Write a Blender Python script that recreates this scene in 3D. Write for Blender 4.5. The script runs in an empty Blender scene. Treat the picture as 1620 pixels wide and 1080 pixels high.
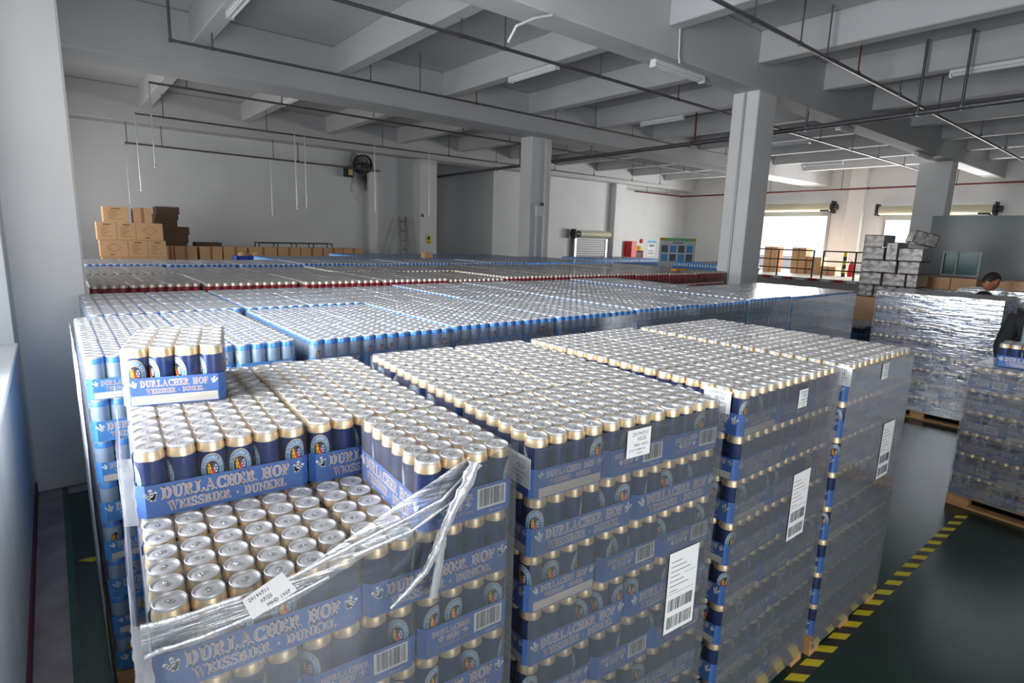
import bpy, bmesh, math, random
from mathutils import Vector, Matrix, Euler
random.seed(7)
S = bpy.context.scene
COL = S.collection
PI = math.pi

# ------------------------------------------------------------------ camera
CAM = Vector((-0.9273, -1.0384, 1.9752))
YAW, PITCH, ROLL, FPX = 0.6825, 0.1842, 0.0316, 896.51
_f = Vector((math.sin(YAW)*math.cos(PITCH), math.cos(YAW)*math.cos(PITCH), -math.sin(PITCH)))
_r = Vector((math.cos(YAW), -math.sin(YAW), 0.0))
_u = _r.cross(_f)
CR = _r*math.cos(ROLL) + _u*math.sin(ROLL)
CU = -_r*math.sin(ROLL) + _u*math.cos(ROLL)
cam_d = bpy.data.cameras.new('camera')
cam = bpy.data.objects.new('camera', cam_d)
COL.objects.link(cam)
cam_d.sensor_width = 36.0
cam_d.lens = FPX*36.0/1620.0
cam_d.clip_start = 0.02
cam_d.clip_end = 200
M3 = Matrix((CR, CU, -_f)).transposed()
cam.matrix_world = Matrix.Translation(CAM) @ M3.to_4x4()
S.camera = cam


def at(u, v, axis, val):
    """point on the plane axis=val seen at photograph pixel u, v"""
    d = _f + CR*((u-810)/FPX) - CU*((v-540)/FPX)
    i = 'xyz'.index(axis)
    t = (val-CAM[i])/d[i]
    return CAM + d*t


# ------------------------------------------------------------------ light and exposure
S.view_settings.view_transform = 'Standard'
S.view_settings.look = 'None'
S.view_settings.exposure = 0.0
S.view_settings.gamma = 1.0
S.view_settings.use_curve_mapping = False
try:
    S.cycles.transparent_max_bounces = 24
    S.cycles.max_bounces = 10
    S.cycles.diffuse_bounces = 5
    S.cycles.sample_clamp_indirect = 4.0
    S.cycles.caustics_reflective = False
    S.cycles.caustics_refractive = False
except Exception:
    pass
W = bpy.data.worlds.new('daylight')
S.world = W
W.use_nodes = True
W.node_tree.nodes['Background'].inputs[0].default_value = (0.90, 0.96, 1.0, 1)
W.node_tree.nodes['Background'].inputs[1].default_value = 1.6


def area(name, loc, direction, sx, sy, power, col, spread=180):
    d = bpy.data.lights.new(name, 'AREA')
    d.shape = 'RECTANGLE'
    d.size, d.size_y = sx, sy
    d.energy = power
    d.color = col
    d.spread = math.radians(spread)
    o = bpy.data.objects.new(name, d)
    COL.objects.link(o)
    o.location = loc
    o.rotation_euler = Vector(direction).to_track_quat('-Z', 'Y').to_euler()
    return o


COOL = (0.91, 0.955, 1.0)
WARM = (1.0, 0.97, 0.92)
NEUT = (1.0, 0.99, 0.97)
# daylight standing in the window and door openings
area('daylight_window', (-1.44, 1.55, 2.4), (1, 0, 0), 2.4, 2.3, 218, COOL, 130)
area('daylight_window', (-1.44, 7.2, 2.4), (1, 0, 0), 4.0, 2.3, 34, COOL)
area('daylight_window', (-1.44, 13.5, 2.4), (1, 0, 0), 4.0, 2.3, 66, WARM)
area('daylight_front_door', (-0.1, -3.55, 1.75), (0, 1, 0), 1.6, 3.0, 85, NEUT)
area('daylight_door', (25.3, 11.3, 2.0), (-1, 0, 0), 2.8, 2.2, 560, NEUT)
area('daylight_door', (25.3, 6.0, 2.0), (-1, 0, 0), 3.0, 2.3, 560, NEUT)

# ------------------------------------------------------------------ materials
MATS = {}


def nodes_of(name):
    m = bpy.data.materials.new(name)
    m.use_nodes = True
    MATS[name] = m
    nt = m.node_tree
    return m, nt, nt.nodes['Principled BSDF'], nt.nodes['Material Output']


def srgb(r, g, b):
    def f(c):
        c = c/255.0
        return c/12.92 if c <= 0.04045 else ((c+0.055)/1.055)**2.4
    return (f(r), f(g), f(b), 1.0)


def mat(name, col, rough=0.5, metal=0.0, var=0.0, scale=8.0, bump=0.0, col2=None, stretch=(1, 1, 1), spec=0.5, coat=0.0):
    m, nt, p, out = nodes_of(name)
    p.inputs['Roughness'].default_value = rough
    p.inputs['Metallic'].default_value = metal
    p.inputs['Specular IOR Level'].default_value = spec
    p.inputs['Coat Weight'].default_value = coat
    p.inputs['Base Color'].default_value = col
    if var > 0 or bump > 0:
        tc = nt.nodes.new('ShaderNodeTexCoord')
        mp = nt.nodes.new('ShaderNodeMapping')
        mp.inputs['Scale'].default_value = stretch
        nz = nt.nodes.new('ShaderNodeTexNoise')
        nz.inputs['Scale'].default_value = scale
        nz.inputs['Detail'].default_value = 5
        nt.links.new(tc.outputs['Object'], mp.inputs['Vector'])
        nt.links.new(mp.outputs['Vector'], nz.inputs['Vector'])
        if var > 0:
            rp = nt.nodes.new('ShaderNodeValToRGB')
            rp.color_ramp.elements[0].position = 0.5-0.2
            rp.color_ramp.elements[1].position = 0.5+0.2
            c2 = col2 or tuple(c*(1-var) for c in col[:3])+(1,)
            rp.color_ramp.elements[0].color = c2
            rp.color_ramp.elements[1].color = col
            nt.links.new(nz.outputs['Fac'], rp.inputs['Fac'])
            nt.links.new(rp.outputs['Color'], p.inputs['Base Color'])
        if bump > 0:
            b = nt.nodes.new('ShaderNodeBump')
            b.inputs['Strength'].default_value = bump
            b.inputs['Distance'].default_value = 0.01
            nt.links.new(nz.outputs['Fac'], b.inputs['Height'])
            nt.links.new(b.outputs['Normal'], p.inputs['Normal'])
    return m


def film_mat(name, base, gain, power, streak, rough, col, gloss, scale, stretch, bump=0.35, dist=0.004):
    """clear plastic film: see-through face on, hazier along its streaks and at a slant"""
    m, nt, p, out = nodes_of(name)
    nt.nodes.remove(p)
    N, Lk = nt.nodes.new, nt.links.new
    tr = N('ShaderNodeBsdfTransparent')
    di = N('ShaderNodeBsdfDiffuse')
    di.inputs['Color'].default_value = col
    gl = N('ShaderNodeBsdfGlossy')
    gl.inputs['Roughness'].default_value = rough
    gl.inputs['Color'].default_value = (0.95, 0.97, 1, 1)
    lw = N('ShaderNodeLayerWeight')
    lw.inputs['Blend'].default_value = 0.5
    pw = N('ShaderNodeMath')
    pw.operation = 'POWER'
    pw.inputs[1].default_value = power
    Lk(lw.outputs['Facing'], pw.inputs[0])
    mu = N('ShaderNodeMath')
    mu.operation = 'MULTIPLY_ADD'
    mu.inputs[1].default_value = gain
    mu.inputs[2].default_value = base
    Lk(pw.outputs[0], mu.inputs[0])
    tc = N('ShaderNodeTexCoord')
    mp = N('ShaderNodeMapping')
    mp.inputs['Scale'].default_value = stretch
    mp.inputs['Rotation'].default_value = (0, 0.12, 0)
    nz = N('ShaderNodeTexNoise')
    nz.inputs['Scale'].default_value = scale
    nz.inputs['Detail'].default_value = 6
    Lk(tc.outputs['Object'], mp.inputs['Vector'])
    Lk(mp.outputs['Vector'], nz.inputs['Vector'])
    s2 = N('ShaderNodeMath')
    s2.operation = 'MULTIPLY_ADD'
    s2.inputs[1].default_value = streak*2
    s2.inputs[2].default_value = -streak
    Lk(nz.outputs['Fac'], s2.inputs[0])
    ad = N('ShaderNodeMath')
    ad.operation = 'ADD'
    ad.use_clamp = True
    Lk(mu.outputs[0], ad.inputs[0])
    Lk(s2.outputs[0], ad.inputs[1])
    bp = N('ShaderNodeBump')
    bp.inputs['Strength'].default_value = bump
    bp.inputs['Distance'].default_value = dist
    Lk(nz.outputs['Fac'], bp.inputs['Height'])
    Lk(bp.outputs['Normal'], gl.inputs['Normal'])
    m1 = N('ShaderNodeMixShader')
    m1.inputs[0].default_value = gloss
    Lk(di.outputs[0], m1.inputs[1])
    Lk(gl.outputs[0], m1.inputs[2])
    m2 = N('ShaderNodeMixShader')
    Lk(ad.outputs[0], m2.inputs[0])
    Lk(tr.outputs[0], m2.inputs[1])
    Lk(m1.outputs[0], m2.inputs[2])
    Lk(m2.outputs[0], out.inputs['Surface'])
    return m


mat('wall_paint', (0.72, 0.73, 0.74, 1), 0.8, var=0.07, scale=1.2, bump=0.05)
mat('grimy_paint', (0.80, 0.83, 0.85, 1), 0.75, var=0.35, scale=2.2, col2=(0.58, 0.60, 0.60, 1), stretch=(1, 1, 0.4), bump=0.1)
mat('ceiling_paint', (0.57, 0.57, 0.58, 1), 0.85, var=0.08, scale=0.8)
mat('column_paint', (0.74, 0.74, 0.74, 1), 0.7, var=0.05, scale=2)
mat('epoxy_green', srgb(22, 56, 46), 0.26, var=0.5, scale=1.1, col2=srgb(34, 52, 46), bump=0.02)
mat('edge_green', srgb(54, 98, 80), 0.5, var=0.3, scale=6)
mat('bare_concrete', srgb(172, 164, 168), 0.85, var=0.4, scale=5)
mat('maroon_paint', srgb(92, 38, 56), 0.6, var=0.3, scale=9)
mat('white_metal', (0.78, 0.79, 0.8, 1), 0.4)
mat('grey_metal', (0.42, 0.43, 0.44, 1), 0.4, metal=0.3)
mat('steel_pipe', (0.19, 0.19, 0.20, 1), 0.42, metal=0.6, var=0.3, scale=14)
mat('bright_pipe', (0.62, 0.63, 0.64, 1), 0.35, metal=0.6)
mat('rust_red', srgb(104, 42, 38), 0.6, var=0.3, scale=20)
mat('black_paint', (0.022, 0.022, 0.025, 1), 0.5)
mat('can_gold', (0.88, 0.69, 0.44, 1), 0.36, metal=0.65)
mat('can_navy', srgb(30, 54, 108), 0.28, metal=0.3)
mat('can_lid', (0.80, 0.80, 0.82, 1), 0.42, metal=0.55)
mat('can_lid_tan', (0.60, 0.52, 0.45, 1), 0.42, metal=0.55)
mat('lid_groove', (0.42, 0.43, 0.46, 1), 0.4, metal=0.9)
mat('can_tab', (0.82, 0.83, 0.86, 1), 0.25, metal=0.9)
mat('can_sky', srgb(74, 146, 224), 0.3, metal=0.35)
mat('can_pale', srgb(168, 190, 214), 0.33, metal=0.4)
mat('can_red', srgb(150, 22, 38), 0.35, metal=0.3)
mat('can_tan', (0.72, 0.62, 0.52, 1), 0.4, metal=0.6)
mat('badge_blue', srgb(92, 158, 206), 0.4)
mat('badge_gold', srgb(214, 188, 140), 0.4)
mat('badge_dark', srgb(24, 34, 66), 0.4)
mat('badge_white', (0.86, 0.88, 0.9, 1), 0.4)
mat('badge_red', srgb(214, 32, 52), 0.4)
mat('badge_yellow', srgb(240, 190, 40), 0.4)
mat('badge_brown', srgb(90, 56, 30), 0.4)
mat('tray_blue', srgb(70, 112, 184), 0.55, var=0.08, scale=30)
mat('tray_sky', srgb(66, 136, 202), 0.55, var=0.08, scale=30)
mat('tray_red', srgb(120, 36, 44), 0.55)
mat('tray_inside', srgb(150, 126, 100), 0.8)
mat('print_tan', srgb(196, 168, 160), 0.6)
mat('print_white', (0.80, 0.82, 0.84, 1), 0.6)
mat('print_plank', srgb(226, 218, 208), 0.6, var=0.25, scale=30, stretch=(0.1, 0.1, 1))
mat('ink', (0.02, 0.02, 0.03, 1), 0.7)
mat('paper', (0.84, 0.85, 0.87, 1), 0.7)
mat('carton', srgb(218, 174, 132), 0.8, var=0.1, scale=4)
mat('carton_dark', srgb(96, 78, 62), 0.85, var=0.2, scale=6)
mat('carton_print', srgb(120, 84, 56), 0.8)
mat('carton_tape', srgb(170, 118, 74), 0.35)
mat('pallet_wood', srgb(206, 158, 108), 0.75, var=0.25, scale=9, stretch=(0.3, 0.3, 3))
mat('grey_panel', srgb(116, 124, 128), 0.16, var=0.05, scale=0.6, spec=0.7, bump=0.02)
mat('teal_glass', srgb(112, 160, 158), 0.1, spec=0.6)
mat('shutter_grey', srgb(176, 180, 180), 0.5)
mat('shutter_yellow', srgb(186, 184, 160), 0.5)
mat('fire_red', srgb(196, 30, 36), 0.45)
mat('tape_yellow', srgb(214, 196, 44), 0.5)
mat('tape_black', (0.03, 0.03, 0.03, 1), 0.5)
mat('sign_yellow', srgb(230, 200, 40), 0.5)
mat('sign_green', srgb(30, 110, 70), 0.5)
mat('poster_green', srgb(140, 215, 150), 0.5)
mat('poster_photo', srgb(128, 140, 148), 0.5, var=0.5, scale=9)
mat('poster_blue', srgb(110, 180, 235), 0.5)
mat('crate_blue', srgb(48, 84, 190), 0.5)
mat('dock_floor', srgb(206, 198, 186), 0.6, var=0.1, scale=2)
mat('dock_side', srgb(176, 174, 170), 0.8)
mat('aluminium', (0.30, 0.29, 0.27, 1), 0.4, metal=0.5)
mat('brown_frame', srgb(98, 62, 52), 0.6)
mat('skin', srgb(170, 108, 84), 0.5)
mat('hair', (0.02, 0.018, 0.016, 1), 0.6)
mat('black_cloth', (0.014, 0.014, 0.018, 1), 0.85)
mat('pale_cloth', srgb(170, 196, 206), 0.8)
mat('trouser', (0.03, 0.035, 0.06, 1), 0.85)
mat('orange', srgb(240, 140, 30), 0.5)
mat('foil', (0.42, 0.40, 0.40, 1), 0.3, metal=0.9, var=0.45, scale=9, bump=0.9, col2=(0.18, 0.15, 0.13, 1))
mat('fence_green', srgb(120, 150, 90), 0.8)
film_mat('shrink_film', 0.05, 0.80, 2.8, 0.06, 0.12, (0.34, 0.31, 0.28, 1), 0.30, 14, (1, 1, 1), 0.08)
film_mat('shrink_film_hazy', 0.06, 0.88, 2.6, 0.05, 0.12, (0.27, 0.27, 0.28, 1), 0.42, 18, (1, 1, 1), 0.9, 0.02)
film_mat('stretch_wrap', 0.31, 0.88, 1.5, 0.24, 0.14, (0.30, 0.31, 0.34, 1), 0.66, 7, (0.25, 0.25, 1.6), 0.5)
film_mat('crumpled_wrap', 0.5, 0.35, 1.5, 0.75, 0.12, (0.62, 0.62, 0.64, 1), 0.5, 24, (0.25, 0.25, 1.8), 0.9)
film_mat('gathered_film', 0.55, 0.3, 1.2, 0.45, 0.12, (0.82, 0.84, 0.9, 1), 0.5, 60, (1, 1, 0.12), 0.8)
film_mat('soot', 0.22, 0.0, 1.0, 1.1, 0.6, (0.035, 0.03, 0.028, 1), 0.02, 2.2, (1, 1, 0.6), 0.0)
film_mat('streak_film', 0.30, 0.3, 1.2, 0.65, 0.12, (0.82, 0.84, 0.9, 1), 0.5, 60, (.12, 1, 1.3), 0.8)
film_mat('window_glass', 0.04, 0.5, 4.0, 0.0, 0.02, (0.8, 0.85, 0.9, 1), 0.9, 3, (1, 1, 1), 0.0)


# ------------------------------------------------------------------ mesh builder
class MB:
    def __init__(self, mats):
        self.v, self.f, self.mi, self.sm = [], [], [], []
        self.mats = list(mats)

    def idx(self, m):
        if m not in self.mats:
            self.mats.append(m)
        return self.mats.index(m)

    def add(self, verts, faces, m, smooth=False):
        o = len(self.v)
        k = self.idx(m)
        self.v += [tuple(p) for p in verts]
        for f in faces:
            self.f.append(tuple(i+o for i in f))
            self.mi.append(k)
            self.sm.append(smooth)

    def box(self, x0, y0, z0, x1, y1, z1, m, bevel=0.0, mtx=None):
        if bevel > 0:
            b = bevel
            P, F = [], []
            for z, i in ((z0, b), (z0+b, 0), (z1-b, 0), (z1, b)):
                P += [(x0+i+(b if i == 0 else 0), y0+i, z), (x1-i-(b if i == 0 else 0), y0+i, z),
                      (x1-i, y0+i+(b if i == 0 else 0), z), (x1-i, y1-i-(b if i == 0 else 0), z),
                      (x1-i-(b if i == 0 else 0), y1-i, z), (x0+i+(b if i == 0 else 0), y1-i, z),
                      (x0+i, y1-i-(b if i == 0 else 0), z), (x0+i, y0+i+(b if i == 0 else 0), z)]
            for r in range(3):
                for k in range(8):
                    F.append((r*8+k, r*8+(k+1) % 8, r*8+8+(k+1) % 8, r*8+8+k))
            F.append(tuple(range(7, -1, -1)))
            F.append(tuple(range(24, 32)))
        else:
            P = [(x0, y0, z0), (x1, y0, z0), (x1, y1, z0), (x0, y1, z0), (x0, y0, z1), (x1, y0, z1), (x1, y1, z1), (x0, y1, z1)]
            F = [(3, 2, 1, 0), (4, 5, 6, 7), (0, 1, 5, 4), (1, 2, 6, 5), (2, 3, 7, 6), (3, 0, 4, 7)]
        if mtx is not None:
            P = [mtx @ Vector(p) for p in P]
        self.add(P, F, m)
        return self

    def tube(self, a, b, r, m, n=8, caps=True):
        a, b = Vector(a), Vector(b)
        d = (b-a).normalized()
        x = d.orthogonal().normalized()
        y = d.cross(x)
        P = []
        for c in (a, b):
            for k in range(n):
                t = 2*PI*k/n
                P.append(c+(x*math.cos(t)+y*math.sin(t))*r)
        F = [(k, (k+1) % n, n+(k+1) % n, n+k) for k in range(n)]
        self.add(P, F, m, True)
        if caps:
            self.add(P, [tuple(range(n-1, -1, -1)), tuple(range(n, 2*n))], m)
        return self

    def path(self, pts, r, m, n=8):
        for a, b in zip(pts[:-1], pts[1:]):
            self.tube(a, b, r, m, n)
        return self

    def lathe(self, prof, m, n=16, c=(0, 0, 0), mtx=None, cap=True):
        P, F = [], []
        for (r, z) in prof:
            for k in range(n):
                t = 2*PI*k/n
                P.append(Vector((c[0]+r*math.cos(t), c[1]+r*math.sin(t), c[2]+z)))
        for i in range(len(prof)-1):
            for k in range(n):
                F.append((i*n+k, i*n+(k+1) % n, (i+1)*n+(k+1) % n, (i+1)*n+k))
        if mtx is not None:
            P = [mtx @ p for p in P]
        self.add(P, F, m, True)
        if cap:
            last = (len(prof)-1)*n
            self.add(P, [tuple(range(last, last+n))], m)
        return self

    def quad(self, pts, m):
        self.add(pts, [tuple(range(len(pts)))], m)
        return self

    def mesh(self, name):
        me = bpy.data.meshes.new(name)
        me.from_pydata(self.v, [], self.f)
        for m in self.mats:
            me.materials.append(MATS[m])
        me.polygons.foreach_set('material_index', self.mi)
        me.polygons.foreach_set('use_smooth', self.sm)
        me.update()
        return me


def link(name, me, parent=None, loc=(0, 0, 0), rot=(0, 0, 0)):
    o = bpy.data.objects.new(name, me)
    COL.objects.link(o)
    o.location = loc
    o.rotation_euler = rot
    if parent:
        o.parent = parent
    return o


def tag(o, label, cat, group=None, kind=None):
    o['label'] = label
    o['category'] = cat
    if group:
        o['group'] = group
    if kind:
        o['kind'] = kind
    return o


def thing(name, label, cat, loc=(0, 0, 0), rz=0.0, group=None):
    o = bpy.data.objects.new(name, None)
    o.empty_display_size = 0.1
    COL.objects.link(o)
    o.location = loc
    o.rotation_euler = (0, 0, rz)
    return tag(o, label, cat, group)


def struct(name, mb):
    o = link(name, mb.mesh(name))
    o['kind'] = 'structure'
    return o


# ------------------------------------------------------------------ room shell
XL, XR, YB, YF, ZC = -1.17, 25.0, 17.0, -3.4, 5.3
m = MB(['epoxy_green'])
m.box(XL-0.3, YF-0.3, -0.2, XR+8, YB+3, 0.0, 'epoxy_green')
struct('floor', m)
m = MB(['bare_concrete'])
m.box(XL, YF, 0.0, -1.02, 4.15, 0.004, 'bare_concrete')
m.box(-1.02, YF, 0.0, -0.985, 4.15, 0.006, 'edge_green')
m.box(-1.02, 4.02, 0.0, -0.6, 4.15, 0.005, 'bare_concrete')
struct('trim_floor_edge', m)
m = MB(['maroon_paint'])
m.box(XL, YF, 0.0, XL+0.012, 4.15, 0.09, 'maroon_paint')
struct('baseboard_left', m)

# left wall with windows
WIN = [(0.35, 3.92), (5.1, 9.3), (11.4, 15.6)]
m = MB(['grimy_paint'])
X0, X1, ZS, ZH = XL-0.3, XL, 1.14, 3.62
m.box(X0, YF-0.3, 0, X1, YB+0.3, ZS, 'grimy_paint')
m.box(X0, YF-0.3, ZH, X1, YB+0.3, ZC, 'grimy_paint')
ys = [YF-0.3]
for a, b in WIN:
    m.box(X0, ys[-1], ZS, X1, a, ZH, 'grimy_paint')
    ys.append(b)
m.box(X0, ys[-1], ZS, X1, YB+0.3, ZH, 'grimy_paint')
struct('wall_left', m)
for i, (a, b) in enumerate(WIN):
    w = MB(['brown_frame'])
    xf = XL-0.24
    for y in (a+0.025, (a+b)/2, b-0.025):
        w.box(xf-0.025, y-0.025, ZS, xf+0.025, y+0.025, ZH, 'brown_frame')
    for z in (ZS+0.025, 2.9, ZH-0.025):
        w.box(xf-0.025, a, z-0.025, xf+0.025, b, z+0.025, 'brown_frame')
    o = struct('window_%d' % (i+1), w)
    g = MB(['window_glass'])
    g.quad([(xf, a, ZS), (xf, b, ZS), (xf, b, ZH), (xf, a, ZH)], 'window_glass')
    link('window_pane', g.mesh('window_pane'), o)
    s = MB(['wall_paint'])
    s.box(XL-0.27, a, ZS, XL+0.02, b, ZS+0.03, 'wall_paint', 0.006)
    link('window_sill', s.mesh('window_sill'), o)

# ceiling slab and beams
m = MB(['ceiling_paint'])
m.box(XL-0.3, YF-0.3, ZC, XR+0.3, YB+3, ZC+0.2, 'ceiling_paint')
struct('ceiling', m)
for (y0, y1) in ((-2.6, -2.15), (4.15, 4.6), (9.85, 10.75), (16.42, 17.2)):
    m = MB(['ceiling_paint'])
    m.box(XL, y0, 4.45, XR, y1, ZC, 'ceiling_paint', 0.02)
    struct('ceiling_beam', m)
for k in range(10):
    xr = 1.35+2.36*k
    for (y0, y1) in ((-3.4, -2.6), (-2.15, 4.15), (4.6, 9.85), (10.75, 16.42)):
        m = MB(['ceiling_paint'])
        m.box(xr-0.24, y0, 4.82, xr, y1, ZC, 'ceiling_paint', 0.015)
        struct('ceiling_joist', m)

# columns and pilasters
def column(x0, x1, y0, y1, z1=4.45):
    m = MB(['column_paint'])
    m.box(x0, y0, 0, x1, y1, z1, 'column_paint', 0.015)
    return struct('column', m)


column(XL, -0.745, 4.15, 4.62)
COL_R = column(8.33, 8.93, 4.15, 4.62)
COL_M = column(8.74, 9.42, 10.3, 10.75)
column(19.15, 19.72, 4.2, 5.0)
column(19.2, 19.8, 10.3, 10.75)
column(9.1, 9.78, 16.55, 17.0)
column(7.38, 7.70, 16.88, 17.0, 3.9)
column(19.3, 19.95, 16.7, 17.0)

# back wall with the recess, front wall, right wall with two door openings
m = MB(['wall_paint'])
m.box(XL, YB, 0, 9.8, YB+0.25, ZC, 'wall_paint')
m.box(12.57, YB, 0, XR, YB+0.25, ZC, 'wall_paint')
m.box(9.6, 19.2, 0, 12.7, 19.4, ZC, 'wall_paint')
m.box(9.6, YB+0.25, 0, 9.8, 19.2, ZC, 'wall_paint')
m.box(12.57, YB+0.25, 0, 12.77, 19.2, ZC, 'wall_paint')
struct('wall_back', m)
m = MB(['wall_paint'])
m.box(XL, YF-0.25, 3.3, XR, YF, ZC, 'wall_paint')
m.box(XL, YF-0.25, 0, -0.95, YF, 3.3, 'wall_paint')
m.box(0.75, YF-0.25, 0, XR, YF, 3.3, 'wall_paint')
struct('wall_front', m)
DOORS = [(9.75, 12.85, 3.45), (4.4, 7.62, 3.28)]
m = MB(['wall_paint'])
m.box(XR, YF, 0, XR+0.25, DOORS[1][0], ZC, 'wall_paint')
m.box(XR, DOORS[1][1], 0, XR+0.25, DOORS[0][0], ZC, 'wall_paint')
m.box(XR, DOORS[0][1], 0, XR+0.25, YB+0.25, ZC, 'wall_paint')
for a, b, h in DOORS:
    m.box(XR, a, h, XR+0.25, b, ZC, 'wall_paint')
    m.box(XR, a, 0, XR+0.25, b, 0.85, 'wall_paint')
struct('wall_right', m)
m = MB(['column_paint'])
m.box(XR-0.3, 8.4, 0.85, XR, 9.0, ZC, 'column_paint', 0.01)
struct('column', m)
for i, (a, b, h) in enumerate(DOORS):
    m = MB(['grey_metal'])
    for y in (a, b):
        m.box(XR-0.06, y-0.05, 0.85, XR, y+0.05, h, 'grey_metal')
    o = struct('door_%d' % (i+1), m)
    t = thing('roller_shutter', ['rolled-up yellowish shutter above the loading door beside the grey column',
                                 'rolled-up yellowish shutter above the loading door behind the foil boxes'][i], 'shutter', (XR-0.3, (a+b)/2, h+0.12))
    hw = (b-a)/2+0.15
    d = MB(['shutter_yellow'])
    d.tube((0, -hw, 0), (0, hw, 0), 0.17, 'shutter_yellow', 20)
    link('shutter_drum', d.mesh('shutter_drum'), t)
    d = MB(['shutter_grey'])
    d.box(0.16, -hw+0.1, -0.36, 0.2, hw-0.1, 0.0, 'shutter_grey')
    link('shutter_curtain', d.mesh('shutter_curtain'), t)
    d = MB(['black_paint'])
    d.tube((0, -hw-0.25, 0.0), (0, -hw, 0.0), 0.12, 'black_paint', 14)
    d.box(-0.2, -hw-0.1, -0.25, 0.25, -hw-0.06, 0.25, 'black_paint')
    d.box(-0.12, -hw+0.05, -0.2, 0.1, -hw+0.4, 0.05, 'black_paint', 0.02)
    link('shutter_motor', d.mesh('shutter_motor'), t)
    d = MB(['black_paint'])
    d.box(-0.2, hw+0.06, -0.2, 0.25, hw+0.1, 0.25, 'black_paint')
    link('bracket', d.mesh('bracket'), t)

# raised loading dock
m = MB(['dock_floor'])
XP = 19.75
m.box(XP, 5.1, 0, XR, 11.6, 0.8, 'dock_side')
m.box(XP-0.02, 5.1, 0.8, XR, 11.6, 0.85, 'dock_floor')
struct('floor_dock', m)
m = MB(['fire_red'])
k = 0
y = 5.6
while y < 11.2:
    m.box(XP-0.03, y, 0.76, XP-0.02, y+0.3, 0.85, 'fire_red' if k % 2 else 'badge_white')
    y += 0.42
    k += 1
struct('trim_dock_edge', m)
t = thing('guard_rail', 'black tubular guard rail along the loading dock edge', 'railing', (XP+0.1, 0, 0.85))
for y in (5.3, 6.6, 7.62, 7.95, 9.2, 10.4, 11.5):
    p = MB(['black_paint'])
    p.tube((0, y, 0), (0, y, 0.95), 0.03, 'black_paint')
    link('rail_post', p.mesh('rail_post'), t)
for z in (0.94, 0.6, 0.3):
    for (a, b) in ((5.3, 7.62), (7.95, 11.5)):
        p = MB(['black_paint'])
        p.tube((0, a, z), (0, b, z), 0.022, 'black_paint')
        link('rail', p.mesh('rail'), t)

# ------------------------------------------------------------------ serif lettering (own glyphs, cap height 1)
def R_(x0, y0, x1, y1): return ('q', [(x0, y0), (x1, y0), (x1, y1), (x0, y1)])
def Q_(*p): return ('q', list(p))
def A_(cx, cy, ro, so, ri, si, a0, a1): return ('a', cx, cy, ro, so, ri, si, a0, a1)
def stem(x): return [R_(x+.1, 0, x+.3, 1), R_(x, 0, x+.4, .07), R_(x, .93, x+.4, 1)]


GL = {
 'D': (.86, stem(0)+[A_(.32, .5, .5, .5, .29, .43, -90, 90)]),
 'U': (.86, [R_(.1, .3, .3, 1), R_(0, .93, .4, 1), R_(.66, .3, .74, 1), R_(.55, .93, .85, 1), A_(.42, .32, .32, .32, .2, .24, 180, 360)]),
 'R': (.94, stem(0)+[A_(.34, .73, .36, .27, .16, .2, -90, 90), R_(.3, .46, .42, .53), Q_((.36, .5), (.54, .5), (.86, 0), (.64, 0)), R_(.62, 0, .92, .07)]),
 'L': (.74, stem(0)+[R_(.3, 0, .7, .07), R_(.62, 0, .7, .28)]),
 'A': (.98, [Q_((.07, 0), (.16, 0), (.48, .96), (.4, 1)), Q_((.36, 1), (.54, 1), (.9, 0), (.67, 0)), R_(.22, .3, .7, .37), R_(0, 0, .27, .07), R_(.58, 0, .98, .07)]),
 'C': (.84, [A_(.45, .5, .45, .5, .24, .43, 48, 312), R_(.72, .68, .79, 1), R_(.72, .02, .79, .26)]),
 'H': (.92, stem(0)+stem(.5)+[R_(.3, .46, .6, .54)]),
 'E': (.76, stem(0)+[R_(.3, .93, .68, 1), R_(.6, .74, .68, 1), R_(.3, .47, .54, .54), R_(.47, .38, .54, .63), R_(.3, 0, .72, .07), R_(.64, 0, .72, .28)]),
 'F': (.72, stem(0)+[R_(.3, .93, .68, 1), R_(.6, .74, .68, 1), R_(.3, .47, .54, .54), R_(.47, .38, .54, .63)]),
 'O': (.94, [A_(.47, .5, .46, .5, .25, .44, 0, 360)]),
 'W': (1.24, [Q_((.06, 1), (.27, 1), (.47, 0), (.36, 0)), Q_((.36, 0), (.42, 0), (.66, .96), (.58, .96)), Q_((.5, 1), (.7, 1), (.9, 0), (.8, 0)), Q_((.8, 0), (.86, 0), (1.16, 1), (1.08, 1)), R_(0, .93, .36, 1), R_(.98, .93, 1.24, 1)]),
 'I': (.42, stem(0)),
 'S': (.7, [A_(.35, .74, .31, .26, .15, .19, 20, 270), A_(.35, .27, .33, .27, .16, .2, -160, 90), R_(.58, .7, .64, 1), R_(.03, 0, .09, .3)]),
 'B': (.84, stem(0)+[A_(.36, .745, .34, .255, .15, .19, -90, 90), A_(.38, .265, .4, .265, .19, .2, -90, 90)]),
 'N': (.92, [R_(.1, 0, .18, 1), Q_((.06, 1), (.28, 1), (.8, 0), (.64, 0)), R_(.7, 0, .78, 1), R_(0, .93, .3, 1), R_(0, 0, .3, .07), R_(.58, .93, .9, 1)]),
 'K': (.92, stem(0)+[Q_((.3, .4), (.38, .4), (.82, .96), (.72, .96)), Q_((.36, .52), (.52, .64), (.9, 0), (.66, 0)), R_(.58, .93, .9, 1), R_(.58, 0, .94, .07)]),
 '.': (.5, [A_(.2, .45, .1, .1, .001, .001, 0, 360)]),
 ' ': (.42, []),
}


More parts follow.
